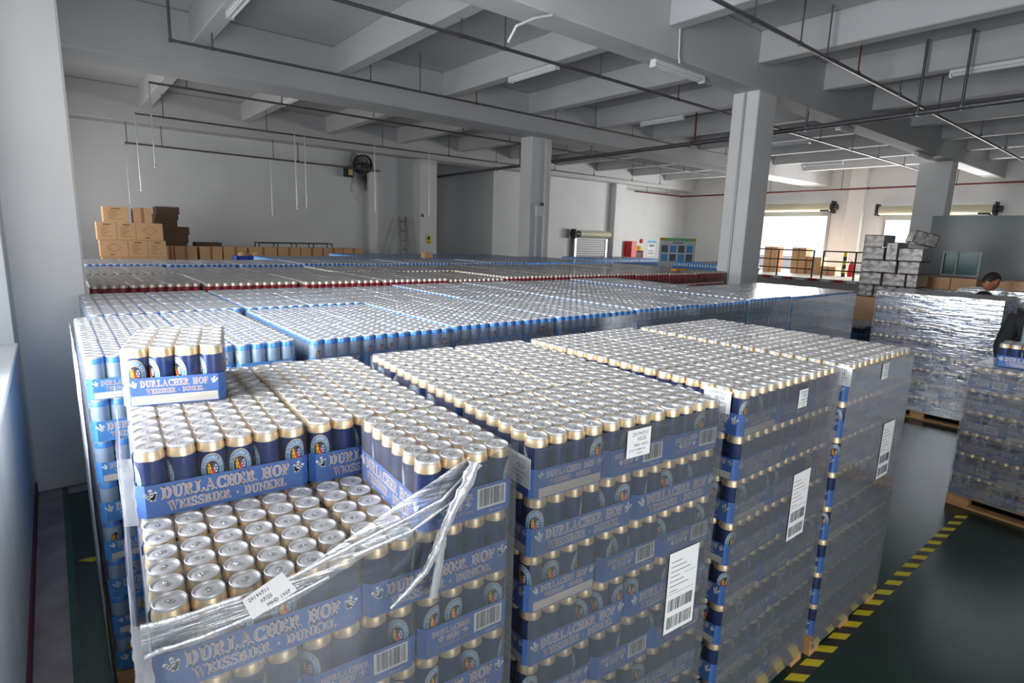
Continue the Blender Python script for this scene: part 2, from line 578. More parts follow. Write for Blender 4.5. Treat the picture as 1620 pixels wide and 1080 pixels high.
def glyph_polys(prim, e, n=9):
    if prim[0] == 'q':
        P = prim[1]
        cx = sum(p[0] for p in P)/4
        cy = sum(p[1] for p in P)/4
        if e:
            P = [(x+math.copysign(e, x-cx), y+math.copysign(e, y-cy)) for x, y in P]
        return [P]
    _, cx, cy, ro, so, ri, si, a0, a1 = prim
    ro += e
    so += e
    ri = max(ri-e, 0.001)
    si = max(si-e, 0.001)
    k = max(5, int(n*abs(a1-a0)/180))
    out = []
    for i in range(k):
        t0 = math.radians(a0+(a1-a0)*i/k)
        t1 = math.radians(a0+(a1-a0)*(i+1)/k)
        out.append([(cx+ri*math.cos(t0), cy+si*math.sin(t0)), (cx+ro*math.cos(t0), cy+so*math.sin(t0)),
                    (cx+ro*math.cos(t1), cy+so*math.sin(t1)), (cx+ri*math.cos(t1), cy+si*math.sin(t1))])
    return out


def text_width(s):
    return sum(GL[c][0]+.09 for c in s)-.09


def serif(s, e=0.0, n=9):
    out, x = [], 0.0
    for c in s:
        w, prims = GL[c]
        for pr in prims:
            for P in glyph_polys(pr, e, n):
                out.append([(px+x, py) for px, py in P])
        x += w+.09
    return out


def wheat(mir):
    """two ears of grain: overlapping kernels fanned from one stalk"""
    out = []
    for ang, ln in ((102, 1.0), (132, .9), (78, .7)):
        t = math.radians(ang if mir > 0 else 180-ang)
        dx_, dz_ = math.cos(t), math.sin(t)
        for k in range(4):
            d = ln*(.22+.22*k)
            cx, cz = dx_*d, .02+dz_*d
            out.append([(cx+.17*math.cos(a)*dx_-.125*math.sin(a)*dz_, cz+.17*math.cos(a)*dz_+.125*math.sin(a)*dx_) for a in [i*PI/4 for i in range(8)]])
    return out


def put(mb, polys, frame, x, z, h, m, lift, sx=1.0):
    """lay 2-D polygons onto a face; frame = (origin, x direction, outward normal)"""
    o, dx, n = frame
    for P in polys:
        pts = [o+dx*(x+p[0]*h*sx)+Vector((0, 0, z+p[1]*h))+n*lift for p in P]
        a = (pts[1]-pts[0]).cross(pts[2]-pts[0])
        if a.length < 1e-12 and len(pts) > 3:
            a = (pts[2]-pts[0]).cross(pts[3]-pts[0])
        if a.dot(n) < 0:
            pts.reverse()
        mb.quad(pts, m)


def line(mb, frame, s, xc, z, h, width, fill, edge=None, lift=0.0004, n=7):
    sx = width/(text_width(s)*h)
    x = xc-width/2
    if edge:
        put(mb, serif(s, .045, n), frame, x, z, h, edge, lift, sx)
    put(mb, serif(s, 0, n), frame, x, z, h, fill, lift+0.0003, sx)


def rect(x0, z0, x1, z1):
    return [[(x0, z0), (x1, z0), (x1, z1), (x0, z1)]]


_bf = {}


def plain_text(s):
    """sans lettering for printed labels, as polygons (unit height)"""
    if s not in _bf:
        c = bpy.data.curves.new('t', 'FONT')
        c.body = s
        c.size = 1.0
        c.resolution_u = 1
        o = bpy.data.objects.new('t', c)
        COL.objects.link(o)
        me = o.to_mesh()
        _bf[s] = [[(me.vertices[i].co.x, me.vertices[i].co.y) for i in p.vertices] for p in me.polygons]
        o.to_mesh_clear()
        bpy.data.objects.remove(o)
        bpy.data.curves.remove(c)
    return _bf[s]


def bars(x0, z0, x1, z1, seed=3):
    r = random.Random(seed)
    out, x = [], x0
    while x < x1-0.001:
        w = r.choice((.012, .02, .035))*(x1-x0)
        out += rect(x, z0, min(x+w, x1), z1)
        x += w+r.choice((.014, .02, .03))*(x1-x0)
    return out


# ------------------------------------------------------------------ beer cans
CAN_R, CAN_H = 0.0322, 0.1675
BODY = [(.0255, .001), (.0306, .005), (CAN_R, .011), (CAN_R, .139)]
NECK = [(CAN_R, .139), (.0320, .1435), (.0310, .1500), (.0296, .1565), (.0288, .1600)]
RIM = [(.0289, .1600), (.0294, .1620), (.0295, .1655), (.0285, .1675), (.0272, .1668)]
LID = [(.0272, .1668), (.0263, .1630), (.0254, .1618), (.0240, .1634), (.012, .1636)]


def curl(P, k):
    R = CAN_R+0.0002*k
    return [Vector((R*math.cos(s/R), R*math.sin(s/R), z)) for s, z in P]


def badge(mb):
    cz, rx, rz = .089, .0285, .046
    def ring(r0, r1, m, k, n=28):
        for i in range(n):
            t0, t1 = 2*PI*i/n, 2*PI*(i+1)/n
            P = [(rx*a*math.cos(t), cz+rz*a*math.sin(t)) for a, t in ((r0, t0), (r1, t0), (r1, t1), (r0, t1))]
            mb.quad(curl(P, k), m)
    ring(.93, 1.0, 'badge_gold', 1)
    ring(.62, .93, 'badge_blue', 1)
    ring(.57, .62, 'badge_gold', 1)
    ring(.001, .57, 'badge_dark', 1)
    word = 'DURLACHER HOF'
    tot = text_width(word)
    x = 0
    for c in word:
        w, prims = GL[c]
        th = math.radians(168-156*(x+w/2)/tot)
        ca, sa = math.cos(th-PI/2), math.sin(th-PI/2)
        for pr in prims:
            for P in glyph_polys(pr, 0.0, 4):
                pts = []
                for px_, py_ in P:
                    lx, ly = (px_-w/2)*.0056, (py_-.5)*.0072
                    r = .775
                    bx, bz = rx*r*math.cos(th), cz+rz*r*math.sin(th)
                    pts.append((bx+lx*ca-ly*sa, bz+lx*sa+ly*ca))
                area_ = sum(pts[i][0]*pts[(i+1) % len(pts)][1]-pts[(i+1) % len(pts)][0]*pts[i][1] for i in range(len(pts)))
                if area_ < 0:
                    pts.reverse()
                mb.quad(curl(pts, 3), 'badge_white')
        x += w+.09
    def blob(x, z, a, b, m, k=3, n=8):
        mb.quad(curl([(x+a*math.cos(2*PI*i/n), z+b*math.sin(2*PI*i/n)) for i in range(n)], k), m)
    # shield: lion, red and yellow wedge, white and blue lozenges
    mb.quad(curl([(-.012, .078), (-.001, .078), (-.001, .112), (-.012, .110)], 2), 'badge_brown')
    blob(-.0075, .105, .0028, .0034, 'badge_yellow')
    blob(-.006, .096, .0030, .0058, 'badge_yellow')
    blob(-.0085, .087, .0018, .0052, 'badge_yellow')
    blob(-.0035, .086, .0016, .0050, 'badge_yellow')
    blob(-.0103, .096, .0011, .0042, 'badge_yellow')
    mb.quad(curl([(-.003, .078), (.006, .078), (.0015, .104)], 3), 'badge_red')
    blob(.0005, .076, .006, .0055, 'badge_yellow', 4)
    for i in range(3):
        for j in range(3):
            x0, z0 = .003+.0032*i, .086+.0075*j
            mb.quad(curl([(x0, z0), (x0+.0016, z0-.003), (x0+.0032, z0), (x0+.0016, z0+.0055)], 2), 'badge_white' if (i+j) % 2 else 'badge_blue')


def can_mesh(name, body, neck, rim, n=20, lid=True, logo=True, tab=True):
    mb = MB([body, neck])
    mb.lathe(BODY, body, n, cap=False)
    mb.lathe(NECK, neck, n, cap=False)
    mb.lathe(RIM, rim, n, cap=False)
    if lid:
        mb.lathe(LID, 'can_lid', n)
        if tab:
            tab_geo(mb)
    if logo:
        badge(mb)
    return mb.mesh(name)


def tab_geo(mb):
    z = .1648
    for i in range(10):
        t0, t1 = 2*PI*i/10, 2*PI*(i+1)/10
        P = [(-.003+r*1.25*math.cos(t), r*math.sin(t), z) for r, t in ((.0028, t0), (.0060, t0), (.0060, t1), (.0028, t1))]
        mb.quad(P, 'can_tab')
    mb.box(.001, -.0045, .1636, .010, .0045, z+.0002, 'can_tab', .0004)
    mb.lathe([(.0022, z), (.0020, z+.0012), (.0008, z+.0015)], 'can_tab', 8, (.002, 0, 0))
    for i in range(12):
        t0, t1 = PI*1.5+PI*i/12, PI*1.5+PI*(i+1)/12
        P = [(.007+r*math.cos(t), r*1.15*math.sin(t), .1637) for r, t in ((.0095, t0), (.0103, t0), (.0103, t1), (.0095, t1))]
        mb.quad(P, 'lid_groove')


ME_CAN = can_mesh('can', 'can_navy', 'can_gold', 'can_lid')
ME_CAN_OPEN = can_mesh('can_shell', 'can_navy', 'can_gold', 'can_lid', 24, lid=False)
_m = MB(['can_lid'])
_m.lathe(LID, 'can_lid', 24)
ME_LID = _m.mesh('lid')
_m = MB(['can_tab'])
tab_geo(_m)
ME_TAB = _m.mesh('pull_tab')
ME_CAN_PALE = can_mesh('can_pale', 'can_pale', 'can_sky', 'can_lid', 16, tab=False)

# ------------------------------------------------------------------ trays
TL, TW, TH, CH = .1974, .1308, .082, .018      # half length, half width, wall height, corner cut
LAY, BASE = .1693, .1044
PITCH_C = .0648


def octo(a, b, c, z):
    return [(-a+c, -b, z), (a-c, -b, z), (a, -b+c, z), (a, b-c, z), (a-c, b, z), (-a+c, b, z), (-a, b-c, z), (-a, -b+c, z)]


def tray_geo(mb, board, printed=True, arch=False):
    t = .0010
    P = octo(TL, TW, CH, 0.0)+octo(TL, TW, CH, TH)+octo(TL-t, TW-t, CH, TH)+octo(TL-t, TW-t, CH, .002)
    F = [tuple(range(7, -1, -1))]
    Fi = [tuple(range(24, 32))]
    for k in range(8):
        j = (k+1) % 8
        F.append((k, j, 8+j, 8+k))
        F.append((8+k, 8+j, 16+j, 16+k))
        Fi.append((16+k, 16+j, 24+j, 24+k))
    mb.add(P, F, board)
    mb.add(P, Fi, 'tray_inside')
    if not printed:
        return
    fr = [(Vector((0, -TW, 0)), Vector((1, 0, 0)), Vector((0, -1, 0))), (Vector((0, TW, 0)), Vector((-1, 0, 0)), Vector((0, 1, 0)))]
    for f in fr:
        line(mb, f, 'DURLACHER HOF', 0, .0425, .0295, .292, 'print_tan', 'print_white')
        line(mb, f, 'WEISSBIER . DUNKEL', 0, .0110, .0230, .272, 'print_tan', 'print_white')
        for sgn in (-1, 1):
            put(mb, wheat(-sgn), f, sgn*.163, .041, .031, 'print_white', .0004)
    f = (Vector((TL, 0, 0)), Vector((0, 1, 0)), Vector((1, 0, 0)))      # short end with the plank strip
    line(mb, f, 'DURLACHER HOF', 0, .0545, .0185, .172, 'print_tan', 'print_white')
    line(mb, f, 'WEISSBIER . DUNKEL', 0, .0345, .0135, .145, 'print_tan', 'print_white')
    for sgn in (-1, 1):
        put(mb, wheat(-sgn), f, sgn*.099, .053, .021, 'print_white', .0004)
    put(mb, rect(-.110, .003, .110, .029), f, 0, 0, 1, 'print_plank', .0004)
    f = (Vector((-TL, 0, 0)), Vector((0, -1, 0)), Vector((-1, 0, 0)))   # short end with the barcode
    line(mb, f, 'DURLACHER', -.045, .052, .0155, .108, 'print_tan', 'print_white')
    line(mb, f, 'HOF', -.040, .031, .0165, .040, 'print_tan', 'print_white')
    put(mb, wheat(-1), f, -.010, .030, .019, 'print_white', .0004)
    put(mb, wheat(1), f, -.070, .030, .019, 'print_white', .0004)
    line(mb, f, 'WEISSBIER DUNKEL', -.040, .017, .008, .100, 'print_tan')
    put(mb, rect(.020, .020, .104, .074), f, 0, 0, 1, 'print_white', .0004)
    put(mb, bars(.026, .026, .098, .071), f, 0, 0, 1, 'ink', .0008)
    put(mb, plain_text('24 x 0,5 l'), f, .055, .006, .011, 'print_white', .0005)


def film_geo(mb, z1=.1690, hole=False, mname='shrink_film'):
    """a tray's own shrink film, open below"""
    a, b, c = TL+.0009, TW+.0009, CH+.003
    lo, mid, hi = octo(a, b, c, .004), octo(a, b, c, z1-.008), octo(a-.008, b-.008, c, z1)
    P = lo+mid+hi
    F = []
    for k in range(8):
        j = (k+1) % 8
        if not (hole and k == 2):
            F.append((k, j, 8+j, 8+k))
        F.append((8+k, 8+j, 16+j, 16+k))
    F.append(tuple(range(16, 24)))
    mb.add(P, F, mname)
    if hole:        # the end panel is torn open: film around an oval hole
        y0, y1, z0, z2 = -b+c, b-c, .004, z1-.008
        n = 24
        inn, outr = [], []
        for i in range(n):
            t = 2*PI*i/n
            inn.append((a, -.012+.062*math.cos(t)*(1+.08*math.sin(3*t)), .098+.034*math.sin(t)*(1+.1*math.cos(2*t))))
            s = 1/max(abs(math.cos(t)), abs(math.sin(t)))
            outr.append((a, (y0+y1)/2+(y1-y0)/2*math.cos(t)*s, (z0+z2)/2+(z2-z0)/2*math.sin(t)*s))
        mb.add(inn+outr, [(i, (i+1) % n, n+(i+1) % n, n+i) for i in range(n)], 'shrink_film')


def make(fn, *a, **k):
    name = k.pop('name')
    mb = MB([])
    fn(mb, *a, **k)
    return mb.mesh(name)


ME_TRAY = make(tray_geo, 'tray_blue', name='cardboard_tray')
ME_TRAY_SKY = make(tray_geo, 'tray_sky', name='cardboard_tray_sky')
ME_FILM = make(film_geo, name='shrink_film')
ME_FILM_PALE = make(film_geo, mname='shrink_film_hazy', name='shrink_film_pale')
ME_FILM_HOLE = make(film_geo, hole=True, name='shrink_film_torn')


def low_can(mb, x, y, body, neck, top, n=9, z=.001):
    k = 'can_lid_tan' if body == 'can_red' else 'can_lid'
    mb.lathe([(CAN_R, .07), (CAN_R, .141)], body, n, (x, y, z), cap=False)
    mb.lathe([(CAN_R, .141), (.0314, .150), (.0289, .160)], neck, n, (x, y, z), cap=False)
    mb.lathe([(.0289, .160), (.0295, .163), (.0285, .1675)], top, n, (x, y, z), cap=False)
    mb.lathe([(.0285, .1675), (.0260, .1630), (.012, .1634)], k, n, (x, y, z))


def whole_tray(name, board, body, neck, top, n=9, printed=True):
    mb = MB([board])
    tray_geo(mb, board, printed)
    for i in range(6):
        for j in range(4):
            low_can(mb, (i-2.5)*PITCH_C, (j-1.5)*PITCH_C, body, neck, top, n)
    film_geo(mb, mname='shrink_film_hazy')
    return mb.mesh(name)


ME_W_PALE = whole_tray('wheat_beer_tray', 'tray_sky', 'can_pale', 'can_sky', 'can_lid', 12)
ME_W_RED = whole_tray('red_beer_tray', 'tray_red', 'can_red', 'can_tan', 'can_lid_tan', 10, False)
ME_W_FAR = whole_tray('far_beer_tray', 'tray_sky', 'can_pale', 'can_sky', 'can_lid', 9, False)

PK = (ME_TRAY_SKY, ME_CAN_PALE)


# pallet layer patterns: list of (x, y, rotation, row words, place words, edges it touches)
# edges: f front, l window side, r aisle side, b back
def pattern(kind):
    out = []
    nm2 = ('window side', 'aisle side')
    if kind == 'P1':       # short trays in front, three rows of long ones behind
        for i in range(3):
            e = 'f'+('l' if i == 0 else '')+('r' if i == 2 else '')
            out.append(((i+.5)*.8/3, .2, PI/2*(-1 if i == 0 else 1), 'front row', ('window side', 'middle', 'aisle side')[i], e))
        for j in range(3):
            for i in range(2):
                e = ('l' if i == 0 else 'r')+('b' if j == 2 else '')
                out.append((.2+.4*i, .4+(j+.5)*.8/3, PI*((i+j) % 2), ('second row', 'third row', 'back row')[j], nm2[i], e))
    else:                  # three rows of long trays, short ones at the back
        for j in range(3):
            for i in range(2):
                e = ('l' if i == 0 else 'r')+('f' if j == 0 else '')
                out.append((.2+.4*i, (j+.5)*.8/3, PI*((i+j+1) % 2), ('front row', 'second row', 'third row')[j], nm2[i], e))
        for i in range(3):
            e = 'b'+('l' if i == 0 else '')+('r' if i == 2 else '')
            out.append(((i+.5)*.8/3, 1.0, PI/2*(1 if i == 0 else -1), 'back row', ('window side', 'middle', 'aisle side')[i], e))
    return out


ORD = {8: 'top layer', 7: 'second layer', 6: 'third layer', 5: 'fourth layer', 4: 'fifth layer', 3: 'sixth layer', 2: 'seventh layer', 1: 'bottom layer'}


def local_edges(rot, edges):
    """which sides of the tray (in its own axes: +x, -x, +y, -y) lie on the wanted pallet faces"""
    world = {'f': Vector((0, -1, 0)), 'b': Vector((0, 1, 0)), 'l': Vector((-1, 0, 0)), 'r': Vector((1, 0, 0))}
    Rm = Matrix.Rotation(-rot, 3, 'Z')
    return [Rm @ world[e] for e in edges]


def beer_tray(name, label, group, loc, rz, kinds, cans_on, detail=False, film=None, cat='beer tray'):
    """kinds: (tray mesh, can mesh); cans_on: None = all 24, else the local sides whose cans show"""
    t = thing(name, label, cat, loc, rz, group)
    link('cardboard_tray', kinds[0], t)
    for i in range(6):
        for j in range(4):
            if cans_on is not None:
                ok = False
                for s in cans_on:
                    if (s.x > .5 and i == 5) or (s.x < -.5 and i == 0) or (s.y > .5 and j == 3) or (s.y < -.5 and j == 0):
                        ok = True
                if not ok:
                    continue
            p = ((i-2.5)*PITCH_C, (j-1.5)*PITCH_C, .001)
            r = (0, 0, random.uniform(0, 2*PI))
            if detail:
                c = link('can', ME_CAN_OPEN, t, p, r)
                link('lid', ME_LID, c)
                link('pull_tab', ME_TAB, c)
            else:
                link('can', kinds[1], t, p, r)
    if film is not False:
        link('shrink_film', film or (ME_FILM_PALE if kinds is PK else ME_FILM), t)
    return t


PILE = MB(['tray_blue'])      # the trays inside the loads that nothing shows


def pile_box(mtx, x0, y0, z0, x1, y1, z1, mname):
    PILE.box(x0, y0, z0, x1, y1, z1, mname, mtx=mtx)


def load(pal, words, layers, top_word, kinds, name, group, show, whole=None, detail_layers=(), skip=(), last='P1', jitter=.0015, edges_below='fl', dz=0.0, sc=1.0):
    """one pallet load of trays. pal=(x,y,rz); show = layers whose edge trays are built; top layer always"""
    x0, y0, rz = pal
    Mt = Matrix.Translation((x0, y0, 0)) @ Matrix.Rotation(rz, 4, 'Z')
    for L in range(1, layers+1):
        pat = last if (layers-L) % 2 == 0 else ('P2' if last == 'P1' else 'P1')
        P = pattern(pat)
        top = L == layers
        for q, (x, y, r, roww, side, e) in enumerate(P):
            if (L, q) in skip:
                continue
            allc = top or (L in detail_layers and 'b' not in e)
            hit = ''.join(c for c in edges_below if c in e)
            if not allc and (L not in show or not hit):
                continue
            jx, jy, jr = (random.uniform(-jitter, jitter) for _ in range(3))
            loc = Mt @ Vector((.4+(x-.4)*sc+jx, .6+(y-.6)*sc+jy, BASE+(L-1)*LAY+dz))
            lab = '%s, %s, %s, %s, %s' % (top_word, ORD[8-(layers-L)] if L > 1 else 'bottom layer', roww, side, words)
            if whole and top:
                o = link(name, whole, None, loc, (0, 0, rz+r+jr))
                tag(o, lab, 'beer tray', group)
            elif whole:
                o = link(name, whole, None, loc, (0, 0, rz+r+jr))
                tag(o, lab, 'beer tray', group)
            else:
                beer_tray(name, lab, group, loc, rz+r+jr*2, kinds, None if allc else local_edges(r, hit), detail=(L in detail_layers))
    # what stays hidden inside the load
    H = BASE+(layers-1)*LAY
    iy0 = .405 if len(show) else .02
    if layers-1 in detail_layers:
        H -= LAY
    return Mt, H


def euro_pallet(loc, rz, label, group='wooden pallets under the loads'):
    t = thing('wooden_pallet', label, 'pallet', (loc[0], loc[1], 0), rz, group)
    def part(nm, *b):
        mb = MB(['pallet_wood'])
        mb.box(*b, 'pallet_wood', .003)
        link(nm, mb.mesh(nm), t)
    for i in range(5):
        x = .01+i*(.78-.11)/4
        part('deck_board', x, 0.005, .084, x+.11, 1.195, .1035)
    for i, x in enumerate((.0, .345, .70)):
        part('runner', x, .0, .0, x+.10, 1.2, .018)
        for y in (0.0, .53, 1.06):
            part('block', x, y, .018, x+.10, y+.14, .066)
    for y in (0.0, .53, 1.06):
        part('cross_board', 0, y, .066, .8, y+.14, .084)
    return t


def wrap_sides(Mt, z0, z1, w=.8, d=1.2, faces='flrb', mname='stretch_wrap', off=.004, sag=0.0):
    """stretch film round a load, rippled a little at every layer"""
    mb = MB([mname])
    r = random.Random(int(z1*1000)+int(Mt[0][3]*77))
    def strip(a, b, nrm):
        nu, nv = 14, 26
        P = []
        for i in range(nv+1):
            z = z0+(z1-z0)*i/nv
            for k in range(nu+1):
                t = k/nu
                p = Vector(a)+(Vector(b)-Vector(a))*t
                rip = r.uniform(0, .0025)
                zz = z+(sag*math.sin(PI*t) if i == nv else 0)
                P.append(Mt @ (p+Vector(nrm)*(off+rip)+Vector((0, 0, zz))))
        F = []
        for i in range(nv):
            for k in range(nu):
                q = i*(nu+1)+k
                F.append((q, q+1, q+nu+2, q+nu+1))
        mb.add(P, F, mname, True)
    if 'f' in faces:
        strip((0, 0, 0), (w, 0, 0), (0, -1, 0))
    if 'r' in faces:
        strip((w, 0, 0), (w, d, 0), (1, 0, 0))
    if 'l' in faces:
        strip((0, d, 0), (0, 0, 0), (-1, 0, 0))
    if 'b' in faces:
        strip((w, d, 0), (0, d, 0), (0, 1, 0))
    return mb


# ---- front rank: four loads of gold-topped dark cans
DK = (ME_TRAY, ME_CAN)
GT = 'blue tray of gold-topped cans'
PA, PB, PC, PD = (-.8543, .0557, -.0654), (0, 0, -.0797), (.9337, -.0612, -.0055), (1.7779, -.0849, -.0109)
ALL = tuple(range(1, 9))
MA, _ = load(PA, 'torn-open load', 8, GT, DK, 'dark_beer_tray', 'dark beer trays in the front rank', ALL, detail_layers=(8, 7), skip=((8, 0), (8, 1)))
MBm, _ = load(PB, 'load beside torn-open one', 8, GT, DK, 'dark_beer_tray', 'dark beer trays in the front rank', ALL)
MC, _ = load(PC, 'third load of front rank', 8, GT, DK, 'dark_beer_tray', 'dark beer trays in the front rank', ALL)
MD, _ = load(PD, 'aisle-end load of front rank', 8, GT, DK, 'dark_beer_tray', 'dark beer trays in the front rank', ALL, edges_below='flr')
for Mt, top in ((MA, 6), (MBm, 7), (MC, 7)):
    pile_box(Mt, .405, .41, BASE, .795, 1.19, BASE+top*LAY-.003, 'tray_blue')
pile_box(MA, .275, .815, BASE+6*LAY+.002, .79, 1.19, BASE+7*LAY-.003, 'tray_blue')
euro_pallet((PA[0], PA[1]), PA[2], 'wooden pallet under the torn-open load')
euro_pallet((PB[0], PB[1]), PB[2], 'wooden pallet under the load beside the torn-open one')
euro_pallet((PC[0], PC[1]), PC[2], 'wooden pallet under the third load of the front rank')
euro_pallet((PD[0], PD[1]), PD[2], 'wooden pallet at the aisle end of the front rank, by the striped tape')

# the loose tray lying on the torn-open load
beer_tray('dark_beer_tray', 'loose blue tray in torn film lying on top of the torn-open load', 'dark beer trays in the front rank',
          (-.635, 1.02, BASE+8*LAY+.001), -PI/2-.22, DK, None, detail=True, film=ME_FILM_HOLE)

# wraps of B, C, D
for Mt, nm, lab, fc in ((MBm, 'B', 'hazy stretch film round the load beside the torn-open one', 'fl'),
                        (MC, 'C', 'hazy stretch film round the third load of the front rank', 'f'),
                        (MD, 'D', 'hazy stretch film round the aisle-end load of the front rank', 'fr')):
    mb = wrap_sides(Mt, .045, BASE+8*LAY-.022, faces=fc.replace('l', ''))
    tag(link('stretch_film', mb.mesh('stretch_film')), lab, 'stretch film', 'stretch films round the pallet loads')

# torn wrap of A: sheet up to a slanting, bunched edge
MAi = MA.inverted()


def af(u, v, off=.015):
    """point of the torn load's front plane (off outside it) seen at pixel u, v"""
    d = _f + CR*((u-810)/FPX) - CU*((v-540)/FPX)
    o_, d_ = MAi @ CAM, MAi.to_3x3() @ d
    t = (-off-o_.y)/d_.y
    return CAM+d*t


EDGE = [(222, 994), (262, 984), (300, 972), (350, 955), (440, 925), (500, 893), (560, 862), (640, 822), (700, 790), (748, 738), (806, 700)]
EL = [MAi @ af(u, v, .008) for u, v in EDGE]


def zt(x):
    if x <= EL[0].x:
        return EL[0].z
    for a, b in zip(EL[:-1], EL[1:]):
        if a.x <= x <= b.x:
            return a.z+(b.z-a.z)*(x-a.x)/(b.x-a.x)
    return EL[-1].z


mb = MB(['stretch_wrap'])
nu, nv = 30, 26
P, F = [], []
rr = random.Random(4)
for i in range(nv+1):
    for k in range(nu+1):
        x = .8*k/nu
        z = .045+(zt(x)-.045)*i/nv
        P.append(MA @ Vector((x, -.005-rr.uniform(0, .003)-(.004 if i == nv else 0), z)))
for i in range(nv):
    for k in range(nu):
        q = i*(nu+1)+k
        F.append((q, q+1, q+nu+2, q+nu+1))
mb.add(P, F, 'stretch_wrap', True)
tf = tag(link('stretch_film', mb.mesh('stretch_film')), 'torn stretch film round the front load with bunched edges and hanging tail', 'stretch film', 'stretch films round the pallet loads')
mb = MB(['gathered_film'])
P, F = [], []
for i in range(nv+1):
    for k in range(13):
        y = 1.2*k/12
        top = BASE+LAY*(6.1 if y < .05 else (6.95 if y < .42 else 7.9))
        P.append(MA @ Vector((-.020-rr.uniform(0, .007), y-.012, .045+(top-.045)*i/nv)))
for i in range(nv):
    for k in range(12):
        q = i*13+k
        F.append((q, q+1, q+14, q+13))
mb.add(P, F, 'gathered_film', True)
for (y_, za, zb) in ((-.012, .045, BASE+LAY*6.1), (-.004, BASE+LAY*6.1, BASE+LAY*6.97), (.40, BASE+LAY*6.97, BASE+LAY*7.95)):
    P = []
    for i in range(17):
        z_ = za+(zb-za)*i/16
        for k in range(4):
            P.append(MA @ Vector((-.024+.009*k+rr.uniform(-.002, .002), y_-.004*k+rr.uniform(-.002, .002), z_)))
    mb.add(P, [(i*4+k, i*4+k+1, i*4+k+5, i*4+k+4) for i in range(16) for k in range(3)], 'gathered_film', True)
link('side_sheet', mb.mesh('side_sheet'), tf)


def bunch(pts, r0, r1, name, mname='gathered_film', n=8, flat=.4, seed=1):
    """a twisted rope of gathered film"""
    rr = random.Random(seed)
    mb = MB([mname])
    # resample
    Q = []
    for a, b in zip(pts[:-1], pts[1:]):
        for s in range(6):
            Q.append(Vector(a).lerp(Vector(b), s/6))
    Q.append(Vector(pts[-1]))
    P, F = [], []
    for i, c in enumerate(Q):
        d = (Q[min(i+1, len(Q)-1)]-Q[max(i-1, 0)]).normalized()
        x = d.cross(Vector((0, 1, 0)))
        x = x.normalized() if x.length > .01 else Vector((1, 0, 0))
        y = d.cross(x)
        r = r0+(r1-r0)*i/(len(Q)-1)
        for k in range(n):
            t = 2*PI*k/n
            w = r*(1+rr.uniform(-.35, .35))
            P.append(c+x*math.cos(t)*w+y*math.sin(t)*w*flat)
    for i in range(len(Q)-1):
        for k in range(n):
            F.append((i*n+k, i*n+(k+1) % n, (i+1)*n+(k+1) % n, (i+1)*n+k))
    mb.add(P, F, mname, True)
    return link(name, mb.mesh(name), tf)


def la(x, y, z): return MA @ Vector((x, y, z))


z7 = BASE+6*LAY
LOW = [(224, 1045), (262, 1032), (300, 1022), (350, 1004), (440, 968), (500, 930), (560, 890), (640, 842), (700, 804), (748, 744)]
mb = MB(['streak_film'])
P = []
UP = EDGE[:5]+[(498, 888), (556, 848), (632, 796), (690, 758), (742, 722)]
for (u0, v0), (u1, v1) in zip(UP, LOW):
    for k in range(5):
        P.append(af(u0+(u1-u0)*k/4, v0+(v1-v0)*k/4, .014+.003*(k % 2)))
mb.add(P, [(i*5+k, i*5+k+1, i*5+k+6, i*5+k+5) for i in range(9) for k in range(4)], 'streak_film', True)
link('film_band', mb.mesh('film_band'), tf)
bunch([af(u, v, .020) for u, v in EDGE[:-1]], .0065, .004, 'bunched_edge', seed=2, flat=.35)
bunch([af(u, v, .018) for u, v in ((228, 1040), (250, 1030), (320, 1008), (420, 966), (520, 912))], .0055, .004, 'bunched_edge', seed=3)
bunch([af(u, v, .016) for u, v in ((560, 880), (650, 840), (720, 790))], .006, .004, 'bunched_edge', seed=4)
bunch([af(u, v, .045) for u, v in ((752, 732), (737, 768), (706, 830), (690, 870), (672, 905), (640, 940), (618, 962))], .017, .004, 'hanging_tail', n=10, flat=.5, seed=8)
bunch([af(u, v, .035) for u, v in ((702, 850), (695, 890), (684, 945))], .010, .013, 'hanging_tail', n=10, flat=.3, seed=9)


# paper labels stuck on the film
def sticker(Mt, x, z, w, h, lines, label, face='f', tilt=0.0, barcode=False, lift=.009):
    mb = MB(['paper'])
    if face == 'f':
        fr = (Mt @ Vector((x, -lift, z)), (Mt.to_3x3() @ Vector((1, 0, 0))), (Mt.to_3x3() @ Vector((0, -1, 0))))
    else:
        fr = (Mt @ Vector((-lift, x, z)), (Mt.to_3x3() @ Vector((0, -1, 0))), (Mt.to_3x3() @ Vector((-1, 0, 0))))
    o, dx, n = fr
    P = [o, o+dx*w, o+dx*w+Vector((0, 0, h)), o+Vector((0, 0, h))]
    Pb = [p-n*.0005 for p in P]
    mb.add(P+Pb, [(0, 1, 2, 3), (7, 6, 5, 4), (0, 4, 5, 1), (1, 5, 6, 2), (2, 6, 7, 3), (3, 7, 4, 0)], 'paper')
    for (s, lx, lz, lh) in lines:
        put(mb, plain_text(s), fr, lx*w, lz*h, lh, 'ink', .0004)
    if barcode:
        put(mb, bars(.08*w, .05*h, .92*w, .20*h, 5), fr, 0, 0, 1, 'ink', .0004)
        put(mb, bars(.08*w, .27*h, .92*w, .42*h, 9), fr, 0, 0, 1, 'ink', .0004)
        for k in range(7):
            put(mb, rect(.08*w, (.52+.06*k)*h, (.35+.5*((k*37) % 10)/10)*w, (.52+.06*k)*h+.0022), fr, 0, 0, 1, 'ink', .0004)
        put(mb, rect(.06*w, .485*h, .94*w, .485*h+.0012), fr, 0, 0, 1, 'ink', .0004)
        put(mb, rect(.55*w, .70*h, .94*w, .70*h+.0012), fr, 0, 0, 1, 'ink', .0004)
    ob = link('paper_label', mb.mesh('paper_label'))
    return tag(ob, label, 'label', 'paper labels on the films')


